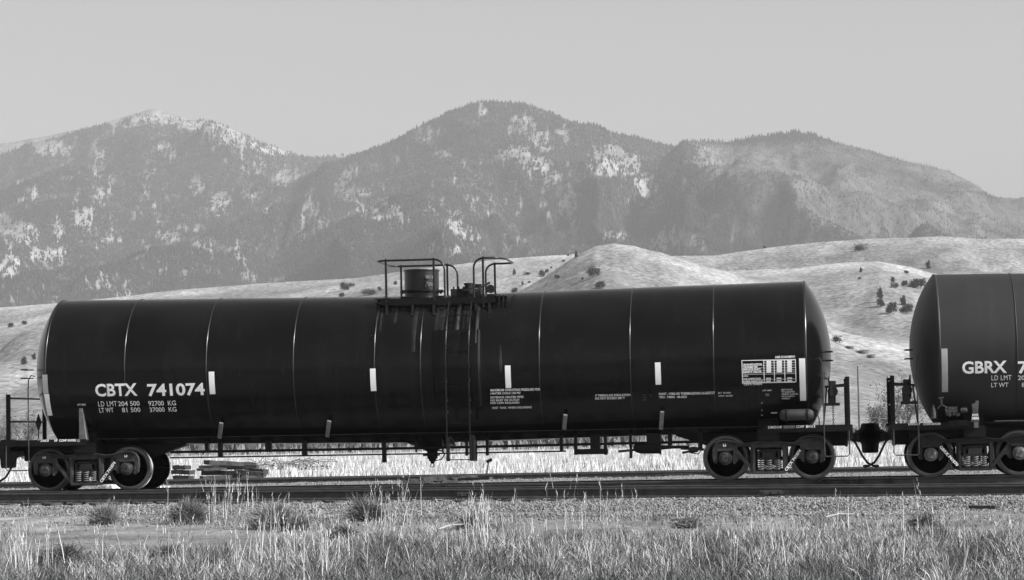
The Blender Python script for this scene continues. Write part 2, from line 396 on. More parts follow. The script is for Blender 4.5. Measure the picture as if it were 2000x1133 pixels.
MR = [
 ([(-700, 360), (-100, 318), (0, 300), (60, 275), (120, 262), (180, 243), (240, 232), (268, 220), (300, 219), (350, 228), (400, 230), (430, 236), (480, 260), (520, 275), (560, 293), (600, 303), (640, 303), (680, 296), (720, 296), (800, 320), (2600, 420)], 6600, 3600, 900, 1.3),
 ([(-700, 700), (-200, 640), (0, 598), (120, 566), (200, 538), (300, 492), (400, 446), (480, 412), (560, 376), (640, 331), (700, 298), (760, 272), (830, 238), (890, 212), (940, 199), (1000, 200), (1030, 199), (1060, 212), (1110, 232), (1170, 250), (1240, 262), (1290, 275), (1340, 284), (1390, 300), (1450, 340), (1500, 380), (1700, 500), (2600, 700)], 5600, 3000, 900, 1.35),
 ([(900, 600), (1130, 500), (1230, 440), (1300, 350), (1340, 288), (1380, 281), (1440, 277), (1480, 265), (1530, 257), (1560, 254), (1590, 259), (1640, 275), (1700, 290), (1760, 310), (1820, 325), (1860, 338), (1900, 360), (1940, 385), (1980, 403), (2010, 412), (2100, 440), (2600, 560)], 5200, 2700, 900, 1.35),
 ([(900, 620), (1000, 560), (1060, 520), (1130, 480), (1180, 455), (1230, 470), (1300, 520), (1400, 600)], 4200, 1500, 900, .9),
 ([(1150, 620), (1260, 500), (1300, 462), (1340, 450), (1380, 470), (1500, 470), (1620, 460), (1760, 470), (1850, 500), (1950, 540), (2100, 580), (2600, 660)], 3900, 1300, 1100, .9),
 ([(-700, 560), (-200, 520), (-60, 430), (20, 380), (100, 340), (170, 330), (230, 400), (330, 520), (500, 600)], 5600, 2600, 1500, 1.3),
]
FR = [([(-700, 420), (100, 262), (190, 243), (215, 235), (250, 226), (298, 210), (330, 217), (380, 232), (480, 262), (560, 320), (800, 500), (2600, 600)], 8200, 900, 700, .9)]
def mount_z(a, r):
    z = ridge_height(a, r, MR, 10)
    q = dirxy(a); X = q[..., 0]*r; Y = q[..., 1]*r
    crest = ridge_height(a, np.full_like(r, 5600.), MR, 10)
    wx = (fbm(X*.0016, Y*.0016, 3, 61)-.5)*1.6
    g = ridged(X*.0026+wx+Y*.0006, Y*.0010-X*.0004, 4, 63)
    d = (g-.62)*270+(fbm(X*.008, Y*.006, 4, 65)-.5)*50
    env = np.clip(z/250, 0, 1)*np.clip((r-3000)/500, 0, 1)
    # keep the skyline: fade the relief near each crest
    near_crest = np.ones_like(z)
    for pts_, rc, wf, wb, sh in MR[:3]:
        near_crest = np.minimum(near_crest, np.clip(abs(r-rc)/380, .10, 1))
    return z+d*env*near_crest*np.clip((6900-r)/900, .15, 1)
ma = np.arange(-560, 2560, 4.); mr_ = np.concatenate([np.arange(2500, 6700, 24.), np.arange(6700, 7400, 60.)])
def mount_tone(A, Rr, Z):
    q = dirxy(A); X = q[..., 0]*Rr; Y = q[..., 1]*Rr
    t = 1+.9*(fbm(X*.006, Y*.004, 5, 71)-.5)
    burnt = np.clip((A-1330)/120, 0, 1)*np.clip((Rr-2900)/100, 0, 1)
    return t*(1-.60*burnt)
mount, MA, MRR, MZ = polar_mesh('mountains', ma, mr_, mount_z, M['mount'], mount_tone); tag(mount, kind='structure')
fa = np.arange(-400, 900, 6.); fr_ = np.arange(7300, 8800, 60.)
far, *_ = polar_mesh('far_peak', fa, fr_, lambda a, r: ridge_height(a, r, FR, 8)+(fbm(a*.02, r*.004, 3, 5)-.5)*14, M['mount'], lambda A, B, C_: 1+0*A); tag(far, kind='structure')

# forest on the mountains: conifers where the mask says forest; scree and meadow show where it does not
YP = horizon(MA)-(MZ-CH)/MRR*CF                      # image row of every terrain vertex
run = np.minimum.accumulate(np.concatenate([np.full((len(ma), 1), 2000.), YP], 1), 1)
dy = np.clip(run[:, :-1]-YP, 0, None)                # visible rows contributed by each cell
clear = [(298, 222, 60, 12, 1), (250, 238, 40, 9, .7), (340, 232, 50, 10, .8),  # open rocky slopes: column, row, half width, half height, strength (where the photo has them)
 (105, 288, 42, 16, 1), (190, 300, 16, 25, .8), (150, 400, 8, 28, .9), (70, 380, 7, 22, 1), (165, 420, 22, 18, .9), (115, 452, 8, 22, 1), (155, 415, 16, 26, .8), (200, 375, 20, 12, .5), (45, 455, 30, 18, 1), (15, 440, 22, 26, .9), (75, 500, 20, 14, 1), (105, 495, 26, 10, 1), (20, 520, 22, 22, .9), (125, 512, 14, 12, .9), (225, 468, 24, 10, .5),
 (330, 290, 26, 16, .8), (350, 300, 20, 10, .7), (385, 365, 14, 24, .8), (432, 395, 20, 26, 1.1), (480, 378, 16, 8, .9), (440, 262, 44, 18, .8), (490, 275, 45, 12, 1), (400, 245, 50, 12, .9), (540, 290, 40, 9, .9), (560, 350, 30, 16, .7), (375, 445, 28, 8, .9), (330, 460, 30, 8, .8), (390, 470, 20, 8, .7), (465, 492, 7, 20, .8), (350, 540, 14, 7, .7), (525, 545, 50, 7, .8), (605, 420, 18, 36, .9), (590, 455, 8, 20, 1), (610, 440, 24, 14, .6), (665, 300, 20, 7, 1),
 (680, 360, 22, 34, .8), (700, 380, 30, 22, .7), (740, 412, 50, 20, .95), (770, 425, 40, 10, .8), (840, 262, 26, 22, .9), (865, 300, 20, 10, .8), (948, 215, 8, 12, 1.1), (1025, 240, 26, 20, .8), (1060, 270, 34, 26, .7), (1010, 300, 36, 14, .9), (1050, 325, 34, 20, .8), (1085, 355, 34, 24, .9), (1110, 380, 26, 34, 1), (1115, 400, 20, 30, 1), (1125, 440, 14, 16, .8), (1100, 265, 26, 24, .6), (1190, 300, 34, 22, .9), (1230, 325, 30, 22, .9), (1265, 355, 26, 26, .8), (1180, 330, 26, 20, .7), (1235, 380, 20, 20, .5),
 (910, 448, 26, 18, 1), (895, 440, 20, 8, .9), (860, 485, 34, 7, 1), (885, 495, 20, 8, 1), (940, 460, 40, 14, .6), (1000, 470, 40, 20, .4), (1050, 460, 20, 12, .6), (930, 400, 60, 30, .3), (1200, 460, 30, 8, .9), (1325, 470, 40, 20, 1.2), (1340, 462, 30, 14, 1.1), (1300, 480, 30, 12, 1), (1480, 460, 50, 10, .9), (1540, 455, 30, 8, .7),
 (1580, 338, 18, 8, .8), (1620, 310, 40, 8, .6), (1760, 325, 22, 8, 1), (1800, 330, 40, 8, .8), (1870, 345, 40, 14, 1), (1840, 338, 30, 10, .9), (1900, 375, 24, 10, .7), (1960, 410, 60, 14, .8), (1990, 425, 40, 12, .8), (1700, 430, 60, 20, .5), (1710, 420, 20, 20, .7), (1000, 220, 14, 6, .5),
]
op = np.zeros_like(MA)
for cx, cy, rx, ry, s in clear:
    op = np.maximum(op, s*np.clip(1.25-((MA-cx)/rx/1.15)**2-((YP-cy)/ry/1.15)**2, 0, 1))
n1 = fbm(MA*.045, YP*.045, 4, 81, .65); n2 = fbm(MA*.16, YP*.10, 3, 83, .6)
n3 = fbm(MA*.33, YP*.20, 2, 85, .6)
openness = op*1.0*(.45+.9*n2)+(n1-.5)*1.5+(n2-.5)*1.0+(n3-.5)*.9+(fbm(MA*.12, YP*.025, 3, 87)-.5)*.8-.33
burnt = np.clip((MA-1330-.5*(YP-300))/70, 0, 1)*np.clip((YP-262)/25, 0, 1)
burnt = np.maximum(burnt, np.clip((MA-1600)/60, 0, 1))
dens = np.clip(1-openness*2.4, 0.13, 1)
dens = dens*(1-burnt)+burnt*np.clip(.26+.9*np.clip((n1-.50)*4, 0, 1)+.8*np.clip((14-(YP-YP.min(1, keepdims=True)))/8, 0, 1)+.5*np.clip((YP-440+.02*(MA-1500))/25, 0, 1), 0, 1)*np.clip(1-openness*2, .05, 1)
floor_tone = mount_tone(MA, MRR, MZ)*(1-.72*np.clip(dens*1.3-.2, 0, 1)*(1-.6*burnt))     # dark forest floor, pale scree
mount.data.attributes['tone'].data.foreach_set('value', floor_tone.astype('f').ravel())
W = (dy+.02)*dens; W[(MRR < 2700)] = 0; W = W*(YP < 640)
cdf = np.cumsum(W.ravel()); NT = 175000
k = np.searchsorted(cdf, rng.random(NT)*cdf[-1]); ki, kj = np.unravel_index(np.clip(k, 0, W.size-1), W.shape)
ta = MA[ki, kj]+rng.uniform(-2, 2, NT); tr = MRR[ki, kj]+rng.uniform(-12, 12, NT)
tz = mount_z(ta, tr)-.8; q = dirxy(ta)
def cones(X, Y, Z, H, Rd, m, name, n=5):
    N = len(X); th = rng.random(N)[:, None]*6.28+np.arange(n)[None]*2*math.pi/n
    base = np.stack([X[:, None]+Rd[:, None]*np.cos(th), Y[:, None]+Rd[:, None]*np.sin(th), np.repeat(Z[:, None], n, 1)], -1)
    top = np.stack([X+rng.normal(0, .1, N)*Rd, Y, Z+H], -1)[:, None]
    v = np.concatenate([base, top], 1).reshape(-1, 3)
    f = np.array([(i, (i+1) % n, n) for i in range(n)])[None]+(n+1)*np.arange(N)[:, None, None]
    return mesh_obj(name, v, f.reshape(-1, 3), m)
bn = burnt[ki, kj]
Ht = (3.6+6.2*rng.random(NT)**1.5)*(1-.3*bn)
fo = cones(q[:, 0]*tr, q[:, 1]*tr-CD, tz, Ht, Ht*(.26-.12*bn), M['conifer'], 'forest')
tag(fo, kind='stuff', label='dark conifer forest covering the mountain slopes', cat='forest')
#PART2
# ------------------------------------------------------------ tracks
def rail_profile():   # (y, z) from rail top = 0, head 75 mm wide, base 150 mm wide, 185 mm high
    return [(-.036, -.004), (-.030, 0), (.030, 0), (.036, -.004), (.036, -.034), (.011, -.046), (.009, -.140), (.075, -.168), (.075, -.185), (-.075, -.185), (-.075, -.168), (-.009, -.140), (-.011, -.046), (-.036, -.034)]
def make_rail(parent, path, name='rail'):
    """path: list of (x, y, z of the rail top)"""
    pr = rail_profile(); n = len(pr); vs = []; fs = []; mi = []
    for i, (x, y, z) in enumerate(path):
        a = path[max(i-1, 0)]; b = path[min(i+1, len(path)-1)]
        d = Vector((b[0]-a[0], b[1]-a[1], 0)).normalized(); nx, ny = -d.y, d.x
        vs += [(x+nx*p, y+ny*p, z+q) for p, q in pr]
    for i in range(len(path)-1):
        for j in range(n):
            fs.append((i*n+j, i*n+(j+1) % n, (i+1)*n+(j+1) % n, (i+1)*n+j)); mi.append(1 if j in (0, 1, 2) else 0)
    return mesh_obj(name, np.array(vs), fs, [M['rail'], M['railhead']], parent, smooth=25, mi=mi)
def make_track(label, yc, zc, x0, x1, ydir=0, tie_proud=0, seed=1):
    rr = random.Random(seed)
    t = empty('railway_track', (0, yc(0), 0)); tag(t, label, 'track', 'railway tracks side by side')
    X = np.arange(x0, x1+.1, 2.5)
    for s in (-1, 1): make_rail(t, [(x, yc(x)+s*.7535, zc(x)) for x in X])
    proto = []
    for k in range(4):
        m = MB(); L = 1.29
        nx = 14; vs = []; 
        for i in range(nx+1):
            yy = -L+2*L*i/nx
            for (px, pz) in ((-.115, -.18), (-.112, -.004), (-.06, 0), (0, -.006), (.06, 0), (.112, -.004), (.115, -.18)):
                vs.append((px+rr.uniform(-.006, .006), yy+(rr.uniform(-.02, .02) if i in (0, nx) else 0), pz+rr.uniform(-.007, .004)))
        fs = [(i*7+j, i*7+j+1, (i+1)*7+j+1, (i+1)*7+j) for i in range(nx) for j in range(6)]+[tuple(range(7)), tuple(nx*7+j for j in range(6, -1, -1))]
        m.add(vs, fs); proto.append(m)
    protos = []
    x = max(x0, -25.); k = 0
    while x < min(x1, 12) and k < 78:
        if k < 4:
            o = proto[k].build('tie', M['tie'], None); protos.append(o.data); o.parent = t
        else:
            o = bpy.data.objects.new('tie', protos[rr.randrange(4)]); col.objects.link(o); o.parent = t
        o.location = Vector((x+rr.uniform(-.04, .04), yc(x)+rr.uniform(-.1, .1), zc(x)-.187+rr.uniform(-.012, .0)))-t.location
        o.rotation_euler.z = rr.uniform(-.03, .03)+math.atan(yc(x+.5)-yc(x-.5))
        x += .50+rr.uniform(-.04, .05); k += 1
    return t
def splice(t, x, y, z, L=.9, n=6):
    m = MB().box(x-L/2, x+L/2, y-.030, y-.010, z-.135, z-.050)
    for i in range(n): m.lathe([(-.028, .0), (-.026, .012), (-.012, .017), (0, .017)], (x-L/2+(i+.5)*L/n, y-.030, z-.092), 'y', 8)
    return m.build('splice_bar', M['rail'], t, bevel=.003)
# the track under the train, the one behind it, and the turnout track that swings off towards the camera
main_t = make_track('middle railway track carrying the two tank cars', lambda x: 0, lambda x: 0, -60, 40, seed=3)
back_t = make_track('rearmost railway track half sunk in gravel behind the train', lambda x: 13.0+.065*x*.9, lambda x: -.045, -60, 40, seed=4)
def polished(t, x0, x1, off):
    p = [(x, float(fy(x))+off, fz(x)+.0035) for x in np.linspace(x0, x1, 8)]
    m = MB()
    for a_, b_ in zip(p[:-1], p[1:]): m.add([(a_[0], a_[1]-.03, a_[2]), (b_[0], b_[1]-.03, b_[2]), (b_[0], b_[1]+.03, b_[2]), (a_[0], a_[1]+.03, a_[2])], [(0, 1, 2, 3)])
    m.build('polished_head', M['mirror'], t)
def fy(x): return np.interp(x, [-60, -30, -17, -6.4, 3.5, 40], [.2, -.75, -1.85, -3.65, -5.65, -14])
def fz(x): return float(np.interp(x, [-60, -17, -6.4, 3.5, 40], [.012, .010, -.012, -.050, -.08]))
front_t = make_track('nearest railway track, in front of the train, angling towards the gravel edge', lambda x: float(fy(x)), fz, -28, 40, seed=5)
polished(front_t, at_y(1195, 947, -4).x, at_y(1435, 946, -4.5).x, .7535)
X_ = at_y(1530, 958, -5.9).x; splice(front_t, X_, fy(X_)-.7535, fz(X_))
X_ = at_y(935, 958, -4.6).x; splice(front_t, X_, fy(X_)-.7535, fz(X_), .9)
X_ = at_y(455, 968, -3.6).x; splice(front_t, X_, fy(X_)-.7535, fz(X_), .9)
X_ = at_y(1305, 916, 12.2).x; splice(back_t, X_, 13.0+.0585*X_-.7535, -.045, 1.3)
for k in range(60):                                      # tie plates with spikes under the nearest rail
    X_ = -24+k*.5+random.uniform(-.03, .03); Y_ = float(fy(X_))-.7535; Z_ = fz(X_)
    MB().box(X_-.09, X_+.09, Y_-.17, Y_+.17, Z_-.196, Z_-.180).box(X_-.05, X_-.03, Y_-.12, Y_-.10, Z_-.19, Z_-.150).box(X_+.03, X_+.055, Y_-.115, Y_-.095, Z_-.19, Z_-.145).build('tie_plate', M['dusty'], front_t)
# guard rail and spacer blocks seen on the middle track near the turnout
for px in (1742, 1684, 1600, 1655, 1618, 868, 828):
    X_ = at_y(px, 938, -.8).x
    MB().box(X_-.045, X_+.045, -1.0, -.765, -.12, -.012).build('rail_brace', M['black'], main_t, bevel=.006)

# ------------------------------------------------------------ lettering
def text_verts(s, bold=.02, spacing=1.0):
    cu = bpy.data.curves.new('t', 'FONT'); cu.body = s; cu.offset = bold; cu.resolution_u = 3; cu.space_character = spacing; cu.space_line = 1.0
    o = bpy.data.objects.new('t', cu); col.objects.link(o)
    dg = bpy.context.evaluated_depsgraph_get(); me = bpy.data.meshes.new_from_object(o.evaluated_get(dg))
    v = np.array([tuple(p.co) for p in me.vertices]) if len(me.vertices) else np.zeros((0, 3)); f = [tuple(p.vertices) for p in me.polygons]
    bpy.data.objects.remove(o); bpy.data.curves.remove(cu); bpy.data.meshes.remove(me)
    return v, f
class Letters:
    """flat lettering laid on a surface y = surf(z); boxes given as photo rows and columns turned into metres on that surface"""
    def __init__(s, surf): s.surf = surf; s.v = []; s.f = []
    def pt(s, px, py):
        Y = -1.45
        for _ in range(5):
            p = at_y(px, py, Y); Y = float(s.surf(p.z))
        return p
    def put(s, V, F):
        n = len(s.v); s.v += [(x, float(s.surf(z)), z) for x, z in V]; s.f += [tuple(i+n for i in f) for f in F]
    def text(s, t, x0, y0, x1, y1, bold=.02, spacing=1.0):
        v, f = text_verts(t, bold, spacing)
        a = s.pt(x0, y0); b = s.pt(x1, y0); c = s.pt(x0, y1)
        mn = v.min(0); mx = v.max(0)
        X = a.x+(v[:, 0]-mn[0])/(mx[0]-mn[0])*(b.x-a.x); Z = c.z+(v[:, 1]-mn[1])/(mx[1]-mn[1])*(a.z-c.z)
        s.put(list(zip(X, Z)), f); return s
    def rect(s, x0, y0, x1, y1, n=1):
        a = s.pt(x0, y0); b = s.pt(x1, y0); c = s.pt(x0, y1)
        for i in range(n):
            za = a.z+(c.z-a.z)*i/n; zb = a.z+(c.z-a.z)*(i+1)/n
            s.put([(a.x, zb), (b.x, zb), (b.x, za), (a.x, za)], [(0, 1, 2, 3)])
        return s
    def build(s, name, m, parent): return mesh_obj(name, np.array(s.v), s.f, m, parent)

# ------------------------------------------------------------ a freight truck (bogie)
def spoly(outer, holes, y, th, name, m, parent, bev=.008):
    cu = bpy.data.curves.new('c', 'CURVE'); cu.dimensions = '2D'; cu.fill_mode = 'BOTH'; cu.extrude = th/2-bev; cu.bevel_depth = bev; cu.bevel_resolution = 1; cu.offset = -bev
    for loop in [outer]+holes:
        sp = cu.splines.new('POLY'); sp.points.add(len(loop)-1); sp.use_cyclic_u = True
        for i, (a, b) in enumerate(loop): sp.points[i].co = (a, b, 0, 1)
    o = bpy.data.objects.new('c', cu); col.objects.link(o)
    dg = bpy.context.evaluated_depsgraph_get(); me = bpy.data.meshes.new_from_object(o.evaluated_get(dg))
    bpy.data.objects.remove(o); bpy.data.curves.remove(cu)
    return me
def smooth_loop(pts, r=.03, n=3):
    out = []; k = len(pts)
    for i in range(k):
        p0 = Vector(pts[i-1]); p1 = Vector(pts[i]); p2 = Vector(pts[(i+1) % k])
        a = (p0-p1); b = (p2-p1); ra = min(r, a.length*.45); rb = min(r, b.length*.45)
        A = p1+a.normalized()*ra; B = p1+b.normalized()*rb
        for j in range(n+1):
            t = j/n; out.append(tuple(A*(1-t)**2+p1*2*t*(1-t)+B*t*t))
    return out
def mir(p): return [(-x, z) for x, z in reversed(p)]
def make_truck(parent, xc, mark='', wl=('L4', 'L3'), dusty='dusty', mdown=False):
    t = MB()                                              # bolster and cross members
    t.box(xc-.20, xc+.20, -1.06, 1.06, .44, .62); t.box(xc-.36, xc+.36, -.45, .45, .60, .74)
    t.box(xc-.14, xc+.14, -.62, .62, .30, .5)
    for s in (-1, 1):
        t.bar((xc+s*.42, -.72, .40), (xc+s*.42, .72, .40), .09, .14)        # brake beams
        t.bar((xc+s*.38, -.7, .40), (xc+s*.1, 0, .45), .05, .06); t.bar((xc+s*.38, .7, .40), (xc+s*.1, 0, .45), .05, .06)
    truck = t.build('truck', M['cast'], parent, bevel=.01)
    half = [(0, .79), (.22, .79), (.40, .765), (.56, .765), (.70, .80), (.86, .835), (1.00, .825), (1.10, .77), (1.155, .68), (1.165, .52), (1.14, .36), (1.06, .345), (1.05, .58), (.99, .625), (.78, .625), (.735, .58), (.735, .345), (.66, .36), (.62, .44), (.55, .40), (.335, .145), (.29, .115), (0, .115)]
    outer = smooth_loop(half[:-1]+[(0, .115)]+mir(half[1:-1])[0:0]+[(-x, z) for x, z in reversed(half[1:-1])], .03)
    cwin = smooth_loop([(-.275, .185), (-.275, .66), (.275, .66), (.275, .185)], .03)
    tri = [(.375, .69), (.66, .69), (.60, .55), (.385, .315)]
    holes = [cwin, smooth_loop(tri, .04), smooth_loop([(-x, z) for x, z in reversed(tri)], .04)]
    me = spoly(outer, holes, 0, .09, 'side_frame', None, None, .014)
    R4 = Matrix.Rotation(math.pi/2, 4, 'X')
    me.transform(R4); me.materials.append(M[dusty]); me.materials.append(M[dusty])
    wl0 = wloc(truck)
    for s in (-1, 1):
        fr = bpy.data.objects.new('side_frame', me); col.objects.link(fr); fr.parent = truck; fr.location = Vector((xc, s*1.01, 0))-wl0
        # top flange, bottom shelf, column ribs and wear bosses standing out from the web
        m = MB(); y = s*1.01
        prev = None
        for (ax, az), (bx_, bz_) in zip(half[0:7], half[1:8]):
            for q_ in (-1, 1): m.bar((xc+q_*ax, y+s*.035, az-.012), (xc+q_*bx_, y+s*.035, bz_-.012), .17, .026)
        m.box(xc-.32, xc+.32, y-.10, y+.12, .118, .175)
        for q_ in (-1, 1):
            m.bar((xc+q_*.66, y+s*.05, .60), (xc+q_*.30, y+s*.05, .16), .03, .075)
            m.bar((xc+q_*.315, y+s*.06, .17), (xc+q_*.315, y+s*.06, .72), .05, .06)
            m.box(xc+q_*.889-.17, xc+q_*.889+.17, y-.09, y+.085, .60, .655)
        m.build('frame_flange', M[dusty], fr, bevel=.006)
        # bolster end in the window
        m = MB(); m.box(xc-.245, xc+.245, y-.05, y+.105, .405, .45); m.box(xc-.235, xc-.13, y-.05, y+.075, .45, .57); m.box(xc+.13, xc+.235, y-.05, y+.075, .45, .57); m.box(xc-.245, xc+.245, y-.05, y+.09, .57, .60)
        m.box(xc-.03, xc+.03, y-.05, y+.12, .36, .41)
        m.build('bolster_end', M['cast'], fr, bevel=.008)
        for i, dx in enumerate((-.165, 0, .165)):
            pts_ = [(xc+dx+.062*math.cos(a), y+s*.03+.062*math.sin(a), .185+.215*a/(2*math.pi*5)) for a in np.linspace(0, 2*math.pi*5, 70)]
            MB().tube(pts_, .0125, 6).build('spring', M['spring'], fr, smooth=60)
        for dx, lab in ((-.889, wl[0]), (.889, wl[1])):
            m = MB(); m.lathe([(0, .135), (-s*.02, .135), (-s*.02, .14)][:1]+[(s*.00, .14), (s*.10, .14), (s*.11, .12), (s*.115, .105), (s*.16, .10), (s*.172, .085), (s*.174, .0)], (xc+dx, s*.98, .457), 'y', 28)
            for kx in range(3):
                a = kx*2*math.pi/3+.5; m.lathe([(0, .022), (s*.02, .022), (s*.022, 0)], (xc+dx+.052*math.cos(a), s*1.153, .457+.052*math.sin(a)), 'y', 6)
            bc = m.build('bearing_cap', M['dusty'] if dusty != 'cast' else M['capgrey'], fr, smooth=30)
            m = MB(); m.box(xc+dx+.15, xc+dx+.205, s*1.0, s*1.0+s*.08, .33, .52); m.build('keeper_plate', M[dusty], fr, bevel=.008)
    for dx in (-.889, .889):
        ax_ = MB().lathe([(-.98, .07), (-.8, .08), (-.6, .11), (-.3, .085), (.3, .085), (.6, .11), (.8, .08), (.98, .07)], (xc+dx, 0, .457), 'y', 16).build('axle', M['cast'], truck, smooth=40)
        for s in (-1, 1):
            # lathe profile from outside face to back: hub, dished plate, rim, tread, flange
            p = [(.845, .0), (.845, .115), (.82, .125), (.80, .16), (.765, .25), (.775, .34), (.80, .372), (.830, .385)]
            p2 = [(.830, .385), (.834, .40), (.834, .440), (.826, .4572)]
            q_ = [(.826, .4572), (.725, .462), (.716, .474), (.704, .4835), (.696, .4825), (.690, .474)]
            r_ = [(.690, .474), (.690, .40), (.705, .37), (.72, .25), (.70, .16), (.68, .12), (.68, 0)]
            m = MB(); m.lathe([(s*a, b) for a, b in p], (xc+dx, 0, .457), 'y', 64, 0); m.lathe([(s*a, b) for a, b in p2], (xc+dx, 0, .457), 'y', 64, 2); m.lathe([(s*a, b) for a, b in q_], (xc+dx, 0, .457), 'y', 64, 1); m.lathe([(s*a, b) for a, b in r_], (xc+dx, 0, .457), 'y', 64, 0)
            m.build('wheel', [M['wheel'], M['tread'], M['rim']], truck, smooth=35)
            m = MB(); a0 = .3
            for j in range(8):
                t0 = a0-.1+j*.11; m.bar((xc+dx-math.copysign(1, dx)*.49*math.cos(t0), s*.78, .457+.49*math.sin(t0)-.2), (xc+dx-math.copysign(1, dx)*.49*math.cos(t0+.1), s*.78, .457+.49*math.sin(t0+.1)-.2), .09, .05)
            m.build('brake_shoe', M['black'], truck)
    # lettering on the side frame facing the camera
    yf = -1.062
    L = Letters(lambda z: yf-.04)
    if mark:
        v, f = text_verts(mark, .03); h_ = .062; sc_ = h_/(v[:, 1].max()-v[:, 1].min()); wd = .52
        V = (v-v.min(0)); V[:, 0] *= wd/V[:, 0].max(); V[:, 1] *= sc_
        if mdown: o_, ang = (xc-.72, .60), -.86
        else: o_, ang = (xc+.36, .165), .93
        L.put([(o_[0]+a*math.cos(ang)-b*math.sin(ang), o_[1]+a*math.sin(ang)+b*math.cos(ang)) for a, b, _ in V], f)
    for dx, lab in ((-.93, wl[0]), (.86, wl[1])):
        if lab:
            v, f = text_verts(lab, .03); V = v-v.min(0); V *= .05/V[:, 1].max()
            L.put([(xc+dx+a, .70+b) for a, b, _ in V], f)
    L.build('stencil', M['white'], truck)
    return truck

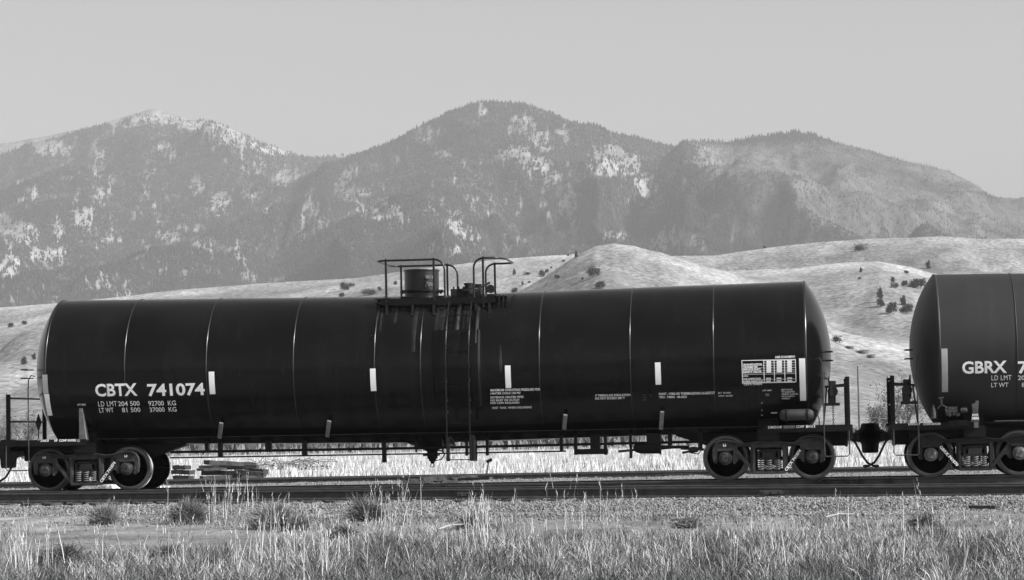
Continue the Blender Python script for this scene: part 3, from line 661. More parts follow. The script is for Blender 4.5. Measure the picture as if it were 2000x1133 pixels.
# ------------------------------------------------------------ tank car
def arc_pts(xc, R, zc, a0, a1, n, xo=0): return [(xc+xo, -R*math.cos(a), zc+R*math.sin(a)) for a in np.linspace(a0, a1, n)]
def tank_car(name, label, xl, xr, zend, zmid, R, seams, gloss, trucks, mark, mdown=False, wl=None, xcut=None):
    xm = (xl+xr)/2
    root = empty(name, (xm, 0, 0)); tag(root, label, 'tank car', 'tank cars of the train')
    def zc(x): return zend-(zend-zmid)*max(0, 1-abs(x-xm)/((xr-xl)/2))
    # shell: rings along the bent axis, dished heads at both ends
    N = 96; rings = []
    hd = .50; S_ = (R*R+hd*hd)/(2*hd)                        # shallow dished heads with a sharp knuckle
    def dish(r): return math.sqrt(S_*S_-r*r)-(S_-hd)
    for t in (.001, .2, .4, .55, .68, .78, .86, .92, .96, .985): rings.append((xl-.035*(1-t**8)-dish(R*t)*.97, R*t))
    rings.append((xl-.012, R*.997))
    xx = sorted(set([xl, xr, xm-.5, xm, xm+.5]+list(np.linspace(xl, xr, 60))))
    rings += [(x, R) for x in xx]
    rings.append((xr+.012, R*.997))
    for t in (.985, .96, .92, .86, .78, .68, .55, .4, .2, .001): rings.append((xr+.035*(1-t**8)+dish(R*t)*.97, R*t))
    rs = np.random.default_rng(int(abs(xl*10)))
    vs = []; n2_ = len(rings)
    xa = np.array([r[0] for r in rings]); th = np.linspace(0, 2*math.pi, N, endpoint=False)
    for x, r in rings:
        dent = (fbm(np.full(N, x*1.1), th*2.2, 3, 77)-.5)*.012*(r/R)      # slight waviness of the jacket sheets
        vs += [(x, -(r+d)*math.cos(a), zc(min(max(x, xl), xr))+(r+d)*math.sin(a)) for a, d in zip(th, dent)]
    fs = [(i*N+j, (i+1)*N+j, (i+1)*N+(j+1) % N, i*N+(j+1) % N) for i in range(n2_-1) for j in range(N)]
    tank = mesh_obj('tank', np.array(vs), fs, M[gloss], root, smooth=14)
    for x in seams:
        w_ = .013 if abs(x-xl) > .05 and abs(x-xr) > .05 else .030
        z0 = zc(x); m = MB(); m.lathe([(-w_, R-.002), (-w_*.8, R+.008), (-w_*.3, R+.013), (w_*.3, R+.013), (w_*.8, R+.008), (w_, R-.002)], (x, 0, z0), 'x', 96)
        m.build('seam_band', M['bead'] if gloss == 'tank' else M[gloss], tank, smooth=True)
    # underframe: stub sills, bolsters, heater jacket edge line, end platforms
    tl, tr_ = trucks
    for tc, s in ((tl, -1), (tr_, 1)):
        u = MB()
        xe = tc+s*1.58                                      # end sill face
        a, b = sorted((xe, tc-s*1.15))
        u.box(a, b, -.19, .19, .66, 1.02)
        a2, b2 = sorted((tc-s*1.15, tc-s*1.95)); 
        u.add([(tc-s*1.15, y, z) for y in (-.19, .19) for z in (.66, 1.02)]+[(tc-s*1.95, y, z) for y in (-.19, .19) for z in (.93, 1.02)], [(0, 1, 3, 2), (4, 6, 7, 5), (0, 4, 5, 1), (2, 3, 7, 6), (0, 2, 6, 4), (1, 5, 7, 3)])
        a, b = sorted((tc-s*.10, tc+s*1.72)); u.box(a, b, -1.30, 1.30, 1.035, 1.075)          # end platform deck
        u.box(a, b, -1.325, -1.295, .965, 1.10); u.box(a, b, 1.295, 1.325, .965, 1.10)     # side sills
        a, b = sorted((xe+s*.02, xe+s*.14)); u.box(a, b, -1.30, 1.30, .86, 1.075)
        u.box(tc-.22, tc+.22, -1.22, 1.22, .80, 1.03)                                          # body bolster
        for sy in (-1, 1): u.add([(tc-.20, sy*.3, 1.0), (tc+.2, sy*.3, 1.0), (tc+.2, sy*.95, 1.0), (tc-.2, sy*.95, 1.0), (tc-.2, sy*.98, 1.2), (tc+.2, sy*.98, 1.2), (tc+.2, sy*.7, 1.4), (tc-.2, sy*.7, 1.4)], [(0, 1, 2, 3), (3, 2, 5, 4), (4, 5, 6, 7), (7, 6, 1, 0), (0, 3, 4, 7), (1, 6, 5, 2)])
        u.box(min(tc+s*.1, tc+s*1.3), max(tc+s*.1, tc+s*1.3), -.75, .75, .80, 1.03)
        u.build('underframe', M['black'], root, bevel=.006)
    zl = 1.095
    for sy in (-1, 1): MB().bar((tl+.1, sy*.93, zl), (tr_-.1, sy*.93, zl), .04, .011).build('jacket_edge', M['dusty'], root)
    for sy in (-1, 1):
        m = MB()
        yb = R*math.cos(math.asin(min(.99, (zend-1.10)/R)))
        xs_ = np.linspace(tl+.25, tr_-.25, 25); 
        for xa_, xb_ in zip(xs_[:-1], xs_[1:]):
            za = zc(xa_)-R; zb = zc(xb_)-R
            m.add([(xa_, sy*.93, 1.09), (xb_, sy*.93, 1.09), (xb_, sy*.55, zb+.02), (xa_, sy*.55, za+.02)], [(0, 1, 2, 3)])
        m.build('jacket_skirt', M[gloss], root)
    # couplers and their pockets
    for tc, s in ((tl, -1), (tr_, 1)):
        xe = tc+s*1.58; m = MB()
        m.box(min(xe, xe+s*.36), max(xe, xe+s*.36), -.075, .075, .76, .93)
        m.box(min(xe-s*.02, xe+s*.05), max(xe-s*.02, xe+s*.05), -.23, .23, .64, 1.04)
        c = xe+s*.475
        pr = [(c-.27, .74), (c-.26, .97), (c-.17, .99), (c-.13, 1.12), (c+.13, 1.12), (c+.17, .99), (c+.27, .97), (c+.28, .74), (c+.15, .72), (c+.13, .50), (c-.13, .50), (c-.15, .72)]
        for yv in ((-.14, .14),):
            n_ = len(pr); m.add([(x, yv[0], z) for x, z in pr]+[(x, yv[1], z) for x, z in pr], [tuple(range(n_-1, -1, -1)), tuple(n_+i for i in range(n_))]+[(i, (i+1) % n_, n_+(i+1) % n_, n_+i) for i in range(n_)])
        cp = m.build('coupler', M['cast'], root, bevel=.014)
        # uncoupling lever and air hose
        MB().tube([(xe+s*.10, -1.3, .80), (xe+s*.13, -1.2, .86), (xe+s*.13, -.4, .88), (xe+s*.34, -.15, .95)], .013, 6).build('uncoupling_lever', M['black'], root, smooth=50)
        hx = xe+s*.22
        pts_ = [(hx-s*.12, -.33, .80), (hx-s*.03, -.34, .74), (hx+s*.03, -.34, .62), (hx+s*.12, -.33, .44), (hx+s*.22, -.31, .30), (hx+s*.34, -.27, .235), (hx+s*.45, -.24, .225)]
        MB().tube(pts_, .024, 8).build('air_hose', M['rubber'], root, smooth=50)
        m = MB(); m.lathe([(0, .035), (.07, .035), (.075, .028)], (hx+s*.40-.035, -.25, .225), 'x', 10); m.box(hx-s*.16-.04, hx-s*.16+.06, -.37, -.29, .76, .86)
        m.build('hose_coupling', M['dusty'], root, bevel=.004)
    return root, tank, zc

SEAMS = [-16.15, -14.42, -12.66, -10.80, -9.08, -8.11, -5.63, -3.75, -2.04, -.17]
carA, tankA, zcA = tank_car('tank_car', 'glossy black tank car lettered CBTX 741074, whole in view on the middle track', -16.17, -.16, 2.552, 2.445, 1.572, SEAMS, 'tank', (-15.427, -.971), 'CBTX 741074')
truckA = make_truck(carA, -15.427, 'CBTX 741074', ('L4', 'L3'))
truckB = make_truck(carA, -.971, 'CBTX 741074', ('L2', ''))
SB = [2.53, 4.07, 5.7, 7.4, 9.1, 10.8, 12.5, 14.2, 15.9, 18.5]
carB, tankB, zcB = tank_car('tank_car', 'dull black tank car lettered GBRX, cut by the right edge of the picture', 2.50, 18.52, 2.600, 2.50, 1.590, SB, 'tank_satin', (3.206, 17.66), 'GBRX')
make_truck(carB, 3.206, 'GBRX 741070', ('', ''), 'cast', mdown=True)
make_truck(carB, 17.66, 'GBRX 741070', ('', ''), 'cast', mdown=True)

def surfA(z, R=1.572, zc=2.50, off=.010): 
    return -math.sqrt(max((R+off)**2-(z-zc)**2, .04))-.004
def surf_at(zcf, x, R): return lambda z: -math.sqrt(max((R+.014)**2-(z-zcf(x))**2, .04))
XA = lambda px: at_y(px, 730, -1.5).x
def LA(px): return Letters(surf_at(zcA, XA(px), 1.572))
LA(290).text('CBTX', 185, 750, 267, 775, .028).text('741074', 287, 750, 399, 774.5, .028).build('reporting_mark', M['white'], tankA)
l = LA(270); l = Letters(surf_at(zcA, XA(270), 1.572)); l.text('LD LMT', 191, 784.2, 227.5, 794, .0, 1.1).text('204 500', 230, 784, 272, 793.5, .010).text('92700  KG', 289, 783.5, 343, 793, .010)
l.text('LT WT', 193, 797, 221, 806, .010).text('81 500', 237.5, 796.5, 273.5, 805.5, .010).text('37000  KG', 291.5, 796, 344, 805, .010).build('weight_lettering', M['white'], tankA)
l = LA(160); l.text('LIFT HERE', 151, 789, 167, 792.4, .02).build('jacking_mark', M['white'], tankA)
l = LA(1000)
for t_, x1, y0 in (('MAXIMUM OPERATING PRESSURE FOR', 1055, 760.2), ('HEATER COILS 150 PSI', 1016, 766.2), ('EXTERIOR HEATER PIPES', 1022.5, 774), ('NO INLET OR OUTLET', 1015, 779.8), ('PIPE CAPS REQUIRED', 1014.5, 785.4)):
    l.text(t_, 958, y0+(.6 if x1 < 1050 else 0)-.2, x1, y0+4.6, .022)
l.text('VENT  TANK  WHEN UNLOADING', 960.5, 794.8, 1038, 799, .016).build('heater_coil_notice', M['white'], tankA)
LA(1195).text('4" FIBERGLASS INSULATION', 1162, 770.4, 1231, 774.8, .02).text('DO NOT EXCEED 300 °F', 1162.5, 776, 1220, 780.6, .02).build('insulation_notice', M['white'], tankA)
LA(1262).rect(1254, 770, 1257, 772.5).rect(1258.5, 770.2, 1262, 772.6).rect(1255, 775, 1263, 777).rect(1256, 779, 1263, 783).rect(1268.5, 771, 1272.5, 773.5).build('faded_decal', M['dusty'], tankA)
LA(1340).text('PAINT - WMS-HD THERMALBOND 63-6527C/T', 1287, 767.2, 1396, 772.2, .02).text('TRN - TMMX  -06-2023', 1287, 773.8, 1341, 778.2, .02).build('paint_notice', M['white'], tankA)
LA(1415).text('BLT  06-2023', 1403, 766.2, 1427, 769, .010).text('CONV  06-2023', 1403.2, 772, 1431, 774.8, .010).build('built_date', M['white'], tankA)
l = LA(1500); l.text('LIFT HERE', 1489.5, 761.6, 1507, 764, .02).build('jacking_mark', M['white'], tankA)
LA(1500).rect(1495, 768.6, 1502, 773.6).build('lift_pad', M['grey'], tankA)
l = LA(1540)
for i, (t_, x1) in enumerate((('EMPTY/LOAD', 1548), ('TYP ELX/SLOVER', 1552), ('OPERATED  SL-ACCURU', 1558.5), ('NO. EL1-3LDC16', 1551), ('30-040623-21', 1543))):
    l.text(t_, 1526+.3*i, 760+i*4.3, x1, 762.8+i*4.3, .010)
l.build('empty_load_notice', M['white'], tankA)
# inspection table: white frame and rules, filled cells of text
l = LA(1500); l.text('AAR 211A100W1', 1513.5, 695.2, 1552.5, 699.8, .035).text('CBTX 741074', 1452.5, 748.8, 1488, 752.8, .03)
def trow(x, y):                                           # table coordinates follow the slight slope of the row lines
    return y-.020*(x-1450)
xs_ = [1449, 1491.5, 1511.7, 1532, 1553.5]
for x in xs_: l.rect(x-.7, trow(x, 703.5), x+.7, trow(x, 748.5), 6)
for y in (703.8, 748): l.rect(1449, trow(1500, y)+.9, 1553.5, trow(1500, y)+2.2)
rows = [('', ''), ('QUALIFICATION', 'N3'), ('THICKNESS TEST', 'N3'), ('SAFETY SYSTEM', 'N3'), ('STUB SILL INSP', 'N3')]
ys_ = [705.6, 710.2, 715.0, 719.9, 724.6]
rects = []
for r, y in enumerate(ys_):
    if r: 
        l.text(('QUALIFICATION', 'THICKNESS TEST', 'SERVICE EQPT', 'SAFETY VALVE')[r-1], 1451, trow(1450, y)+.2, (1488, 1480, 1486, 1487)[r-1], trow(1450, y)+4.2, .05)
        l.rect(1451, trow(1470, y)+4.5, 1490, trow(1470, y)+5.0)
    for c, (x0, x1, txt) in enumerate(((1497, 1506, 'STA'), (1517, 1527, 'QUAL'), (1537.5, 1546.5, 'DUE'))):
        l.rect(x0, trow(x0, y)+.3, x1, trow(x0, y)+4.6)
        l.rect(xs_[c+1]+.6, trow(x0, y)-.35, xs_[c+2]-.5, trow(x0, y)+.35)
l.text('LINING', 1451, trow(1451, 733)+.2, 1461, trow(1451, 733)+3.0, .03)
for y in (729.3, 732.3): l.rect(1450, trow(1500, y)+.2, 1553, trow(1500, y)+.75)
for y, t_ in ((739, 'COIL INSPECTION'), (744, 'RUBBER INSPECTION')):
    l.text(t_, 1451, trow(1450, y)-.4, 1486 if y < 740 else 1490, trow(1450, y)+2.8, .04)
    for x0 in (1496, 1516.5, 1537.5): l.text('2023', x0, trow(x0, y)-.2, x0+9.5, trow(x0, y)+3.1, .05)
    l.rect(1450, trow(1500, y)+4.0, 1553, trow(1500, y)+4.5)
l.build('inspection_table', M['white'], tankA)
# reflective tapes, each a strip bent round the shell
def tape(parent, zcf, R, px, y0, y1, w_px, m=None):
    l = Letters(surf_at(zcf, at_y(px, (y0+y1)/2, -1.5).x, R+.003)); l.rect(px-w_px/2, y0, px+w_px/2, y1, 10); return l.build('reflective_strip', m or M['tape'], parent)
for px, y0, y1, w_ in ((413, 726, 770, 11), (728, 720, 764, 11), (991.5, 714, 758, 11), (1284.5, 708, 751.5, 11), (1566.5, 700, 783, 12)): tape(tankA, zcA, 1.572, px, y0, y1, w_)
tape(tankA, zcA, 1.572, 87.5, 732, 769.5, 10, mat('grimy_reflective_tape', .34, .4, var=.15, scale=6)); tape(tankA, zcA, 1.572, 91, 770, 812, 9.5)
LS = Letters(lambda z: -1.330)
LS.text('2 INCH', 79, 858.6, 95, 863.2, .035).text('HF  COMP SHOES', 106, 858.4, 148, 863, .035).rect(74.5, 858.7, 76, 860.4)
LS.text('2 INCH HF', 1500, 832.2, 1527, 837.2, .035).text('COMP  SHOE S', 1555, 830.8, 1592, 836, .035).build('brake_shoe_notice', M['white'], carA)
LS = Letters(lambda z: -1.331); LS.rect(1530, 831.2, 1553, 836.8).rect(149.5, 858, 156, 863.5).build('stencil_patch', M['grey'], carA)

# small support brackets that show on the lower shell, and the tall jacking fin at the left
for px, y0, y1 in ((431, 826, 856), (641.5, 822, 853), (1102.5, 810, 838), (1291.5, 804, 838.5)):
    a = at_y(px+2, y0, -1.27); b = at_y(px-2 if px < 900 else px-.5, y1, -1.02)
    MB().bar((a.x, -1.31, a.z), (b.x, -1.03, b.z), .085, .05, up=(0, 1, .3)).build('shell_bracket', M['grey'], tankA, bevel=.008)
a = at_y(158, 799, -1.33).x; b = at_y(166, 857, -1.0).x
MB().add([(a-.02, -1.40, 1.74), (a+.05, -1.40, 1.74), (a+.05, -1.34, 1.76), (a-.02, -1.34, 1.76), (b-.06, -1.22, 1.08), (b+.09, -1.22, 1.08), (b+.09, -1.0, 1.08), (b-.06, -1.0, 1.08)], [(0, 1, 2, 3), (7, 6, 5, 4), (0, 4, 5, 1), (1, 5, 6, 2), (2, 6, 7, 3), (3, 7, 4, 0)]).build('jacking_fin', M['grey'], tankA)

# lower piping, outlet, brake rigging of the CBTX car
m = MB(); za, zb = .775, .655
m.tube([(-13.7, -.62, za+.01), (-8.2, -.62, za), (-2.1, -.62, za+.03)], .028, 8); m.tube([(-13.7, -.66, zb+.01), (-8.2, -.66, zb), (-5.2, -.66, zb)], .016, 8)
m.build('heater_pipe', M['black'], carA, smooth=50)
for px, yb, w_ in ((431, 893, 8), (525, 883, 12), (595.5, 891, 9), (751, 903.5, 7.5), (928.5, 900.5, 7), (952, 890, 5), (1097, 883, 6), (1125, 888.5, 6), (1183, 888.5, 6), (1232.5, 895, 5), (1309, 870, 8), (1368, 876, 8), (405, 884, 7), (912, 890, 5), (1163, 880, 19), (813, 884, 2), (865, 884, 2)):
    b = at_y(px, yb, -.62); wd = w_/92
    MB().box(b.x-wd/2, b.x+wd/2, -.69, -.55, b.z, 1.05).build('pipe_hanger', M['black'], carA, bevel=.006)
m = MB(); b0 = at_y(1122, 888, -.62); b1 = at_y(1187, 876, -.62)
m.box(b0.x, b1.x, -.72, -.5, b0.z, b1.z); m.build('valve_bracket', M['black'], carA, bevel=.008)
ox = at_y(843, 900, 0).x
m = MB(); m.lathe([(0, .62), (-.05, .55), (-.12, .36), (-.19, .20), (-.24, .115)], (ox, 0, .94), 'z', 24); m.lathe([(0, .115), (-.20, .115), (-.21, .08), (-.25, .08), (-.26, .05), (-.30, .04), (-.31, 0)], (ox+.02, 0, .74), 'z', 16)
m.box(ox-.16, ox+.16, -.16, .16, .60, .64)
m.tube([(ox+.12, -.1, .72), (ox+.28, -.12, .70), (ox+.30, -.12, .62), (ox+.22, -.1, .52), (ox+.1, -.1, .5)], .014, 6)
m.build('bottom_outlet', M['black'], carA, smooth=35)
MB().tube([(ox+.02+.04*math.cos(a), -.05, .40+.04*math.sin(a)) for a in np.linspace(0, 2*math.pi, 13)], .009, 5).build('outlet_cap_ring', M['grey'], carA)
# brake cylinder and rods
bc = at_y(1273, 877, -.7)
m = MB(); m.lathe([(-.36, .0), (-.36, .05), (-.30, .10), (-.20, .125), (.17, .13), (.20, .15), (.215, .15), (.22, .05), (.42, .035), (.80, .03)], (bc.x-.02, -.7, bc.z+.03), 'x', 20)
m.box(bc.x-.1, bc.x+.2, -.8, -.6, bc.z+.1, 1.0)
m.build('brake_cylinder', M['black'], carA, smooth=35)
m = MB(); e = at_y(1208, 880, -.7); f_ = at_y(1375, 878, -.7)
m.bar((e.x, -.72, e.z-.02), (bc.x-.2, -.72, bc.z-.0), .05, .06, up=(0, 1, 0)); m.bar((bc.x+.6, -.7, bc.z), (f_.x, -.66, f_.z), .05, .05)
m.bar((f_.x-.45, -.75, f_.z-.06), (f_.x-.05, -.75, f_.z+.01), .03, .05); m.tube([(f_.x-.30, -.78, f_.z-.06), (f_.x-.12, -.78, f_.z-.09), (f_.x-.02, -.78, f_.z+.02)], .013, 6)
m.build('brake_rod', M['cast'], carA)
MB().lathe([(-.10, .0), (-.10, .05), (.0, .065), (.1, .05), (.1, 0)], (f_.x-.22, -.74, f_.z), 'x', 12).build('slack_adjuster', M['cast'], carA, smooth=35)
# auxiliary reservoir near the right end
rv0 = at_y(1522, 811, -1.42); rv1 = at_y(1590, 811, -1.42)
m = MB(); L_ = rv1.x-rv0.x
m.lathe([(0, 0), (.01, .06), (.05, .10), (.10, .115), (L_-.10, .115), (L_-.05, .10), (L_-.01, .06), (L_, 0)], (rv0.x, -1.40, rv0.z-.0), 'x', 24)
rv = m.build('air_reservoir', M['dusty'], carA, smooth=40)
m = MB(); 
for dx in (.14, L_-.14): m.lathe([(-.02, .118), (-.02, .124), (.02, .124), (.02, .118)], (rv0.x+dx, -1.40, rv0.z), 'x', 24); m.box(rv0.x+dx-.02, rv0.x+dx+.02, -1.40, -1.0, rv0.z-.14, rv0.z-.1)
m.tube([(rv1.x-.02, -1.41, rv0.z+.02), (rv1.x+.07, -1.42, rv0.z+.0), (rv1.x+.10, -1.42, rv0.z-.10), (rv1.x+.10, -1.36, 1.08)], .012, 6)
m.build('reservoir_strap', M['black'], rv, smooth=40)
LA(1503).rect(1505.8, 805.6, 1518, 807.6).build('reservoir_mark', M['white'], tankA)
m = MB()
for y_ in (787, 801.5, 811): 
    p = at_y(1488, y_, -1.45); m.lathe([(-.02, .0), (-.018, .012), (0, .014)], (p.x, -1.42, p.z), 'y', 6)
m.build('jacket_clip', M['grey'], tankA)

# ------------------------------------------------------------ platform, manway, ladder
xl_, xr_ = -9.02, -6.60
pf = empty('loading_platform', (-7.7, 0, 3.9), carA)
pf.location = Vector((-7.7, 0, 3.9))-carA.location
m = MB(); 
for sy in (-1, 1):
    for i in range(5): y_ = sy*(.50+i*.105); m.box(xl_, xr_, y_-.035, y_+.035, 3.905, 3.925)
    m.bar((xl_, sy*.97, 3.86), (xr_+.02, sy*.97, 3.86), .012, .10); m.bar((xl_, sy*.46, 3.89), (xr_, sy*.46, 3.89), .012, .05)
for x in np.linspace(xl_, xr_, 8): m.box(x-.02, x+.02, -.98, .98, 3.868, 3.904)
for x in (xl_-.02, xr_+.0):
    for i in range(4): m.box(x-.12+i*.09, x-.06+i*.09, -.98, .98, 3.926, 3.94)
m.build('deck', M['black'], pf)
m = MB()
for x in (-8.9, -8.35, -7.9, -7.0, -6.72):
    for sy in (-1, 1): m.bar((x, sy*.93, 3.87), (x+.02, sy*1.12, 3.55), .05, .03); m.bar((x, sy*.5, 3.87), (x, sy*.62, 3.78), .05, .05)
m.bar((xl_+.05, -.99, 3.83), (xr_, -.99, 3.83), .03, .07)
m.bar((-9.45, -.3, 3.97), (-8.95, -.95, 3.80), .05, .02); m.bar((-9.45, .3, 3.97), (-8.95, .95, 3.80), .05, .02)
m.build('deck_support', M['black'], pf)
zt = 4.735; rr_ = .022
def rnd(cx, cy, cz, r, a0, a1, pl, n=6):
    out = []
    for a in np.linspace(a0, a1, n):
        if pl == 'xy': out.append((cx+r*math.cos(a), cy+r*math.sin(a), cz))
        else: out.append((cx+r*math.cos(a), cy, cz+r*math.sin(a)))
    return out
# left rail loop: down at the ladder side, round the back end
xA, xB = -9.14, -7.66
path = [(xB, -.95, 3.80)]+rnd(xB-.22, -.95, zt-.22, .22, 0, math.pi/2, 'xz')+[(xA+.3, -.95, zt)]+[(xA+.3-.28*math.sin(a), -.67-.28*math.cos(a), zt) for a in np.linspace(.2, math.pi/2, 5)]+[(xA+.3-.28*math.cos(a), .67+.28*math.sin(a), zt) for a in np.linspace(0, math.pi/2, 5)]+[(xB-.22, .95, zt)]+rnd(xB-.22, .95, zt-.22, .22, math.pi/2, 0, 'xz')+[(xB, .95, 3.80)]
MB().tube(path, rr_, 8).build('guard_rail', M['railing'], pf, smooth=60)
xC, xD = -7.04, -6.40
path = [(xC, -.95, 3.75)]+rnd(xC+.2, -.95, zt-.20, .20, math.pi, math.pi/2, 'xz')+[(xD-.22, -.95, zt), (xD-.05, -.78, zt-.01), (xD, -.6, zt-.01), (xD, .6, zt-.01), (xD-.05, .85, zt), (xD-.22, .95, zt), (xC+.26, .95, zt)]+rnd(xC+.2, .95, zt-.20, .20, math.pi/2, math.pi, 'xz')+[(xC, .95, 3.85)]
MB().tube(path, rr_, 8).build('guard_rail', M['railing'], pf, smooth=60)
for x in (-8.905, -7.885, -6.84):
    for sy in (-1, 1):
        m = MB(); m.bar((x, sy*.965, 3.70), (x, sy*.965, zt+.03), .042, .042, up=(0, 1, 0)); 
        for z in (4.73, 4.40, 3.84): m.lathe([(-sy*.005, .012), (sy*.03, .012), (sy*.032, 0)], (x, sy*.985, z-.04), 'y', 6)
        m.build('post', M['railing'], pf)
# manway nozzle with bolted lid
hx = (-8.667-7.934)/2
m = MB(); m.lathe([(-.35, .365), (.02, .365), (.02, .37), (.49, .37), (.49, .385), (.515, .39), (.53, .385), (.532, .0)], (hx, 0, 4.05), 'z', 40)
mw = m.build('manway', M['railing'], pf, smooth=35)
m = MB(); m.lathe([(0, .37), (0, .47), (.035, .47), (.035, .37)], (hx, 0, 4.10), 'z', 40)
for i in range(12):
    a = i*math.pi/6; m.lathe([(-.03, .02), (.05, .02), (.055, 0)], (hx+.43*math.cos(a), .43*math.sin(a), 4.10), 'z', 6)
m.build('manway_flange', M['black'], mw, smooth=35)
m = MB(); m.box(hx+.15, hx+.30, -.42, -.36, 4.36, 4.44); m.bar((hx+.15, -.40, 4.18), (hx+.19, -.41, 4.30), .05, .03); m.box(hx+.20, hx+.32, -.45, -.36, 4.20, 4.28); m.box(hx-.03, hx+.06, -.05, .05, 4.58, 4.60)
m.build('lid_latch', M['grey'], mw, bevel=.006)
# valve cluster between manway and ladder
m = MB(); vx = -7.30
m.lathe([(0, .26), (.10, .26), (.10, .30), (.15, .30), (.15, .12), (.2, .1), (.2, 0)], (vx-.02, 0, 3.98), 'z', 24); m.lathe([(0, .09), (.22, .09), (.22, .11), (.26, .11), (.26, 0)], (vx+.05, -.2, 4.0), 'z', 12)
m.box(vx-.34, vx+.30, -.25, .1, 4.0, 4.14); m.box(vx-.02, vx+.30, -.12, .02, 4.16, 4.24)
m.bar((vx+.1, -.3, 4.03), (vx+.50, -.2, 4.26), .05, .05); m.lathe([(0, .06), (.12, .06), (.12, 0)], (vx+.48, -.2, 4.05), 'z', 12)
m.lathe([(-.05, .09), (.05, .09)], (vx+.52, -.25, 4.12), 'y', 14)
for i in range(6): m.lathe([(0, .018), (.05, .018), (.05, 0)], (vx-.28+i*.11, -.2, 4.14), 'z', 6)
m.build('valve_cluster', M['cast'], pf, smooth=35)
# ladder on the shell
xL0, xL1 = -7.56, -7.08
def lad(z): 
    R2 = 1.572+.13; zz = min(max((z-2.46)/R2, -.2), .80); return -R2*math.sqrt(1-zz*zz) if z > 2.46-.3 else -R2
lad_o = MB()
zs = np.linspace(.52, 3.84, 24)
for x in (xL0, xL1): lad_o.tube([(x, lad(z), z) for z in zs], .019, 6)
ladder = lad_o.build('ladder', M['tank'], carA, smooth=50)
for z in np.arange(.53, 3.8, .375):
    MB().tube([(xL0, lad(z), z), (xL1, lad(z), z)], .012, 6).build('rung', M['tank'], ladder, smooth=50)
m = MB()
for z in (1.5, 1.75, 2.15, 2.45, 2.85, 3.2, 3.55):
    for x in (xL0, xL1): m.bar((x, lad(z)+.0, z), (x, lad(z)+.14, z-.0), .03, .03); m.lathe([(-.012, 0), (-.01, .014), (0, .016)], (x+.03, lad(z)-.01, z+.04), 'y', 6)
m.build('ladder_bracket', M['railing'], ladder)
m = MB(); m.bar((xL0+.05, -1.55, 1.0), (xL0+.07, -1.15, .83), .05, .03); m.bar((xL1+.04, -1.55, 1.02), (xL1+.02, -1.15, .83), .06, .03)
for x in (xL0+.02, xL0+.55, xL1+.02): m.box(x-.03, x+.03, -1.70, -1.64, .50, 1.0)
m.build('ladder_foot', M['railing'], ladder)
# raised insulated saddle cover behind the ladder, and the rounded vent pipe with its bright edge
def saddle(x0, x1, a0, a1, d, name, m_, parent, n=28):
    vs = []; 
    for a in np.linspace(a0, a1, n):
        for xx_, rr2 in ((x0-.05, 1.565), (x0, 1.572+d), (x1, 1.572+d), (x1+.05, 1.565)): vs.append((xx_, -rr2*math.cos(a), 2.45+rr2*math.sin(a)))
    fs = [(i*4+j, i*4+j+1, (i+1)*4+j+1, (i+1)*4+j) for i in range(n-1) for j in range(3)]+[(0, 1, 2, 3), tuple((n-1)*4+j for j in (3, 2, 1, 0))]
    return mesh_obj(name, np.array(vs), fs, m_, parent, smooth=20)
saddle(-7.80, -6.90, -.55, .50, .045, 'cover_plate', M['tank'], tankA)
saddle(-7.72, -7.58, -.3, .40, .075, 'cover_edge', M['tank'], tankA)
saddle(-7.385, -7.355, .50, 1.02, .05, 'vent_strip', M['bead'], tankA)
saddle(-6.965, -6.945, .30, 1.02, .06, 'vent_strip', M['bead'], tankA)
rj = random.Random(21)
for i in range(16):                                      # glossy spill runs below the platform
    x = rj.uniform(-8.1, -6.2) if i < 12 else rj.uniform(-9.1, -8.2); w_ = rj.uniform(.006, .022)
    saddle(x, x+w_, rj.uniform(-.1, .65), rj.uniform(.9, 1.15), .006, 'spill_run', M['spill'], tankA, 14)
m = MB()
rj = random.Random(5)
for i in range(26):
    a = rj.uniform(.78, 1.12) if i < 20 else rj.uniform(.45, .8); x = rj.uniform(-9.3, -6.2)
    s_ = rj.uniform(.006, .012); p = Vector((x, -1.578*math.cos(a), 2.45+1.578*math.sin(a)))
    m.box(p.x-s_, p.x+s_, p.y-.02, p.y+.02, p.z-s_, p.z+s_)
m.build('weld_clips', M['dusty'], tankA)

